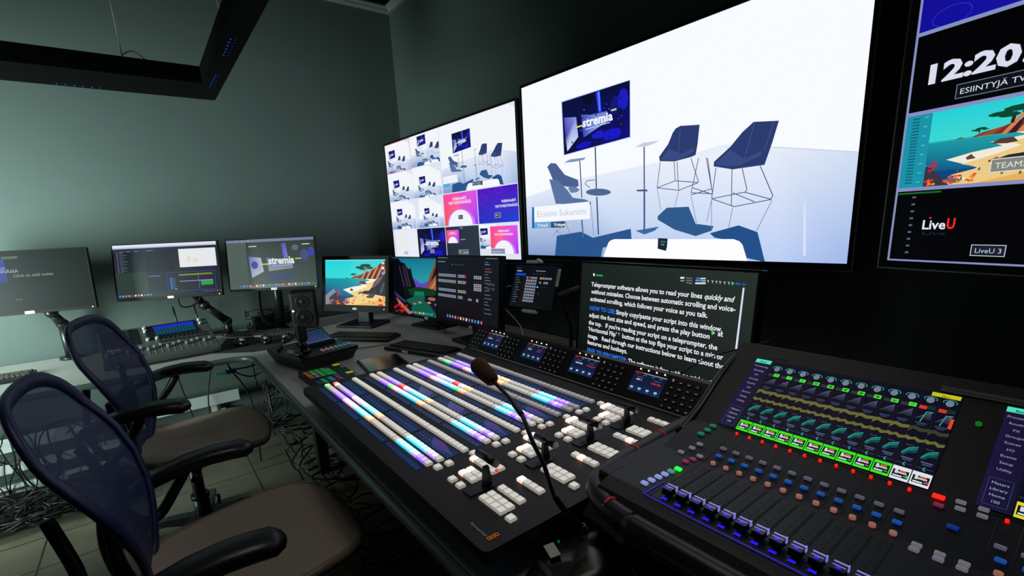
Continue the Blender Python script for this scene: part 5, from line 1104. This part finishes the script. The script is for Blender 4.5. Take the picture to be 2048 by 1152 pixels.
# ------------------------------------------------------------------ office chairs (local x forward, z up)
netb = mesh_mat('net_back', '#26345c', .76, 150); nets = mesh_mat('net_seat', '#a4978a', .97, 150)
rimb = mat('chair_rim_blue', '#16224c', .45); frm = mat('chair_graphite', '#1d1f1f', .38); pad = mat('arm_pad', '#1c1c22', .36); rimn = mat('chair_seat_rim', '#857868', .45)
def chair(label, loc, rz, p):
    bt, bb, az, aw, sz = p['bt'], p['bb'], p['az'], p['aw'], p['sz']; sxc, ax = p.get('sx', .05), p.get('ax', 0)
    o = thing('mesh_chair', label, 'chair', Matrix.Translation(Vector((*loc, 0))) @ RZ(R(rz)))
    zt, z0 = p.get('zt', 1.07), .50
    def outl(t):                              # back outline: width and height
        c, s = math.cos(t), math.sin(t); v = math.copysign(abs(s)**.62, s)
        h = (v+1)/2; w_ = .15+.115*math.sin(min(1, max(0, (h-.08)/.72))*math.pi/2)**1.3
        return math.copysign(abs(c)**.55, c)*w_, z0+(zt-z0)*h
    def bx(y, z): 
        h = (z-z0)/(zt-z0); x = bb+(bt-bb)*h; return x+.045*math.sin(math.pi*min(1, h*1.25))*(1 if h < .8 else 1)-.02+.55*y*y
    N = 48; K = 9; cen = (0, (z0+zt)/2)
    b = MB(); rings = []
    for k in range(1, K+1):
        f = k/K; rg = []
        for i in range(N):
            y, z = outl(2*math.pi*i/N); y *= f; z = cen[1]+(z-cen[1])*f; rg.append(b.bm.verts.new((bx(y, z), y, z)))
        rings.append(rg)
    c0 = b.bm.verts.new((bx(0, cen[1]), 0, cen[1]))
    for i in range(N):
        b.bm.faces.new((c0, rings[0][i], rings[0][(i+1) % N])).smooth = True
        for A, B in zip(rings, rings[1:]): b.bm.faces.new((A[i], B[i], B[(i+1) % N], A[(i+1) % N])).smooth = True
    b.build('back_mesh', netb, o, local=True)
    pts = [Vector((bx(*outl(2*math.pi*i/N)), *outl(2*math.pi*i/N))) for i in range(N)]
    b = MB(); b.loft([]) if False else None
    rr = []                                   # flattened rim section
    for i in range(N):
        p_ = pts[i]; t = (pts[(i+1) % N]-pts[i-1]).normalized(); nx_ = Vector((1, 0, 0)); nx_ = (nx_-t*nx_.dot(t)).normalized(); inn = t.cross(nx_)
        rr.append([p_+nx_*math.cos(a)*.010+inn*math.sin(a)*.020 for a in [k*math.pi/4 for k in range(8)]])
    rr.append(rr[0]); b.loft(rr, False); b.build('back_frame', rimb, o, local=True)
    # seat
    def so(t):
        c, s = math.cos(t), math.sin(t); x = math.copysign(abs(c)**.75, c); y = math.copysign(abs(s)**.75, s)
        X = sxc+x*.265; return X, y*(.22+.05*min(1, (X-sxc+.28)/.35))
    def szf(x, y):
        x = x-sxc+.05
        return sz+.25*y*y-.03*max(0, (x-.16)/.12)**2-.012*math.cos(x*9)+ (.03*max(0, (-x-.12)/.1))
    b = MB(); rings = []
    for k in range(1, K+1):
        f = k/K; rings.append([b.bm.verts.new((*(lambda q: (sxc+(q[0]-sxc)*f, q[1]*f))(so(2*math.pi*i/N)), 0)) for i in range(N)])
    c0 = b.bm.verts.new((sxc, 0, 0))
    for i in range(N):
        b.bm.faces.new((c0, rings[0][i], rings[0][(i+1) % N])).smooth = True
        for A, B in zip(rings, rings[1:]): b.bm.faces.new((A[i], B[i], B[(i+1) % N], A[(i+1) % N])).smooth = True
    for v in b.bm.verts: v.co.z = szf(v.co.x, v.co.y)
    b.build('seat_mesh', nets, o, local=True)
    pts = [Vector((*so(2*math.pi*i/N), szf(*so(2*math.pi*i/N)))) for i in range(N)]
    rr = []
    for i in range(N):
        p_ = pts[i]; t = (pts[(i+1) % N]-pts[i-1]).normalized(); up_ = Vector((0, 0, 1)); up_ = (up_-t*up_.dot(t)).normalized(); inn = t.cross(up_)
        rr.append([p_-Vector((0, 0, .012))+up_*math.cos(a)*.016+inn*math.sin(a)*.013 for a in [k*math.pi/4 for k in range(8)]])
    rr.append(rr[0]); b = MB(); b.loft(rr, False); b.build('seat_frame', rimn, o, local=True)
    # arms
    for s in (-1, 1):
        b = MB(); n = 16; rings = []
        for t in [0, .03, .1, .25, .45, .65, .8, .92, .98, 1]:
            x = ax-.22+.36*t; wv = .050*min(1, (t/.06)**.5 if t < .06 else 1)*(1 if t < .9 else math.sqrt(max(.02, 1-((t-.9)/.1)**2))); wv = max(.006, wv*(.78+.22*math.sin(min(1, t*1.2)*math.pi/2)))
            th = .025*min(1, .35+t*8)*(1 if t < .9 else math.sqrt(max(.08, 1-((t-.9)/.1)**2))); zc = az+.018*math.sin(t*math.pi)-.05*(1-t)**2
            rings.append([(x, s*aw+wv*math.copysign(abs(math.cos(a))**.7, math.cos(a)), zc+th*math.copysign(abs(math.sin(a))**.8, math.sin(a))) for a in [k*2*math.pi/n for k in range(n)]])
        b.loft(rings); b.build('arm_pad', pad, o, local=True)
        b = MB(); b.tube([(-.06, s*aw, az-.02), (-.10, s*(aw+.005), az-.08), (-.15, s*(aw-.01), az-.14), (-.20, s*.25, sz+.03), (-.17, s*.22, sz-.05), (-.07, s*.13, sz-.09)], .017, 10, smooth=5)
        b.tube([(-.19, s*.25, sz+.05), (-.235, s*.245, sz+.13), (-.24, s*.235, sz+.22), (bt+.02, s*.2, sz+.33)], .013, 10, smooth=5); b.build('arm_support', frm, o, local=True)
        MB().sph((-.195, s*.262, sz+.03), .03, (1, .45, 1)).build('arm_knob', frm, o, local=True)
    # lumbar pad and spine
    b = MB().box((bb-.055, 0, .70), (.012, .34, .13), bev=.005); b.build('lumbar_pad', mat('lumbar', '#1a2038', .5, alpha=1), o, local=True)
    b = MB().tube([(-.02, 0, sz-.08), (-.14, 0, sz-.09), (bb-.06, 0, sz-.01), (bb-.085, 0, sz+.12), (bb-.075, 0, sz+.22)], .02, 10, smooth=5); b.build('back_support', frm, o, local=True)
    MB().box((.0, 0, sz-.085), (.26, .17, .07), bev=.015).box((.06, 0, sz-.055), (.1, .34, .02), bev=.006).build('tilt_mechanism', frm, o, local=True)
    b = MB().cyl((.06, -.17, sz-.08), (.06, -.25, sz-.08), .008).cyl((.06, -.25, sz-.08), (.06, -.285, sz-.08), .016); b.build('adjusting_knob', frm, o, local=True)
    b = MB().cyl((0, 0, .12), (0, 0, sz-.1), .024, seg=20).cyl((0, 0, .09), (0, 0, .23), .036, .03, 20).cyl((0, 0, .215), (0, 0, .235), .037, seg=20); b.build('gas_column', satin, o, local=True)
    for k in range(5):
        a = math.radians(72*k+20); d = Vector((math.cos(a), math.sin(a), 0)); n_ = Vector((-d.y, d.x, 0))
        lg = MB(); lg.loft([[d*r+n_*sx*w_+Vector((0, 0, z+sz_*h)) for sx, sz_ in ((-1, -1), (1, -1), (1, 1), (-1, 1))] for r, w_, h, z in ((.02, .028, .022, .115), (.16, .02, .016, .11), (.31, .014, .011, .085))], smooth=False)
        l_ = lg.build('base_leg', frm, o, local=True)
        cs = MB(); cp = d*.315+Vector((0, 0, .028))
        for q in (-.014, .014): cs.cyl(cp+n_*(q-.008), cp+n_*(q+.008), .0275, seg=18)
        cs.cyl(cp, cp+Vector((0, 0, .05)), .007, seg=8); cs.build('caster', rubber, l_, local=True)
    return o
c1 = chair('nearer mesh office chair in the left foreground, dark blue back and brown seat', (.03, 1.455), -3, dict(bt=-.29, bb=-.14, az=.66, aw=.31, sz=.495, zt=1.055, sx=.095))
c2 = chair('farther mesh office chair at the desk corner, behind the other chair', (.015, 2.44), -13, dict(bt=-.25, bb=-.14, az=.745, aw=.30, sz=.51, zt=1.065, ax=-.04))
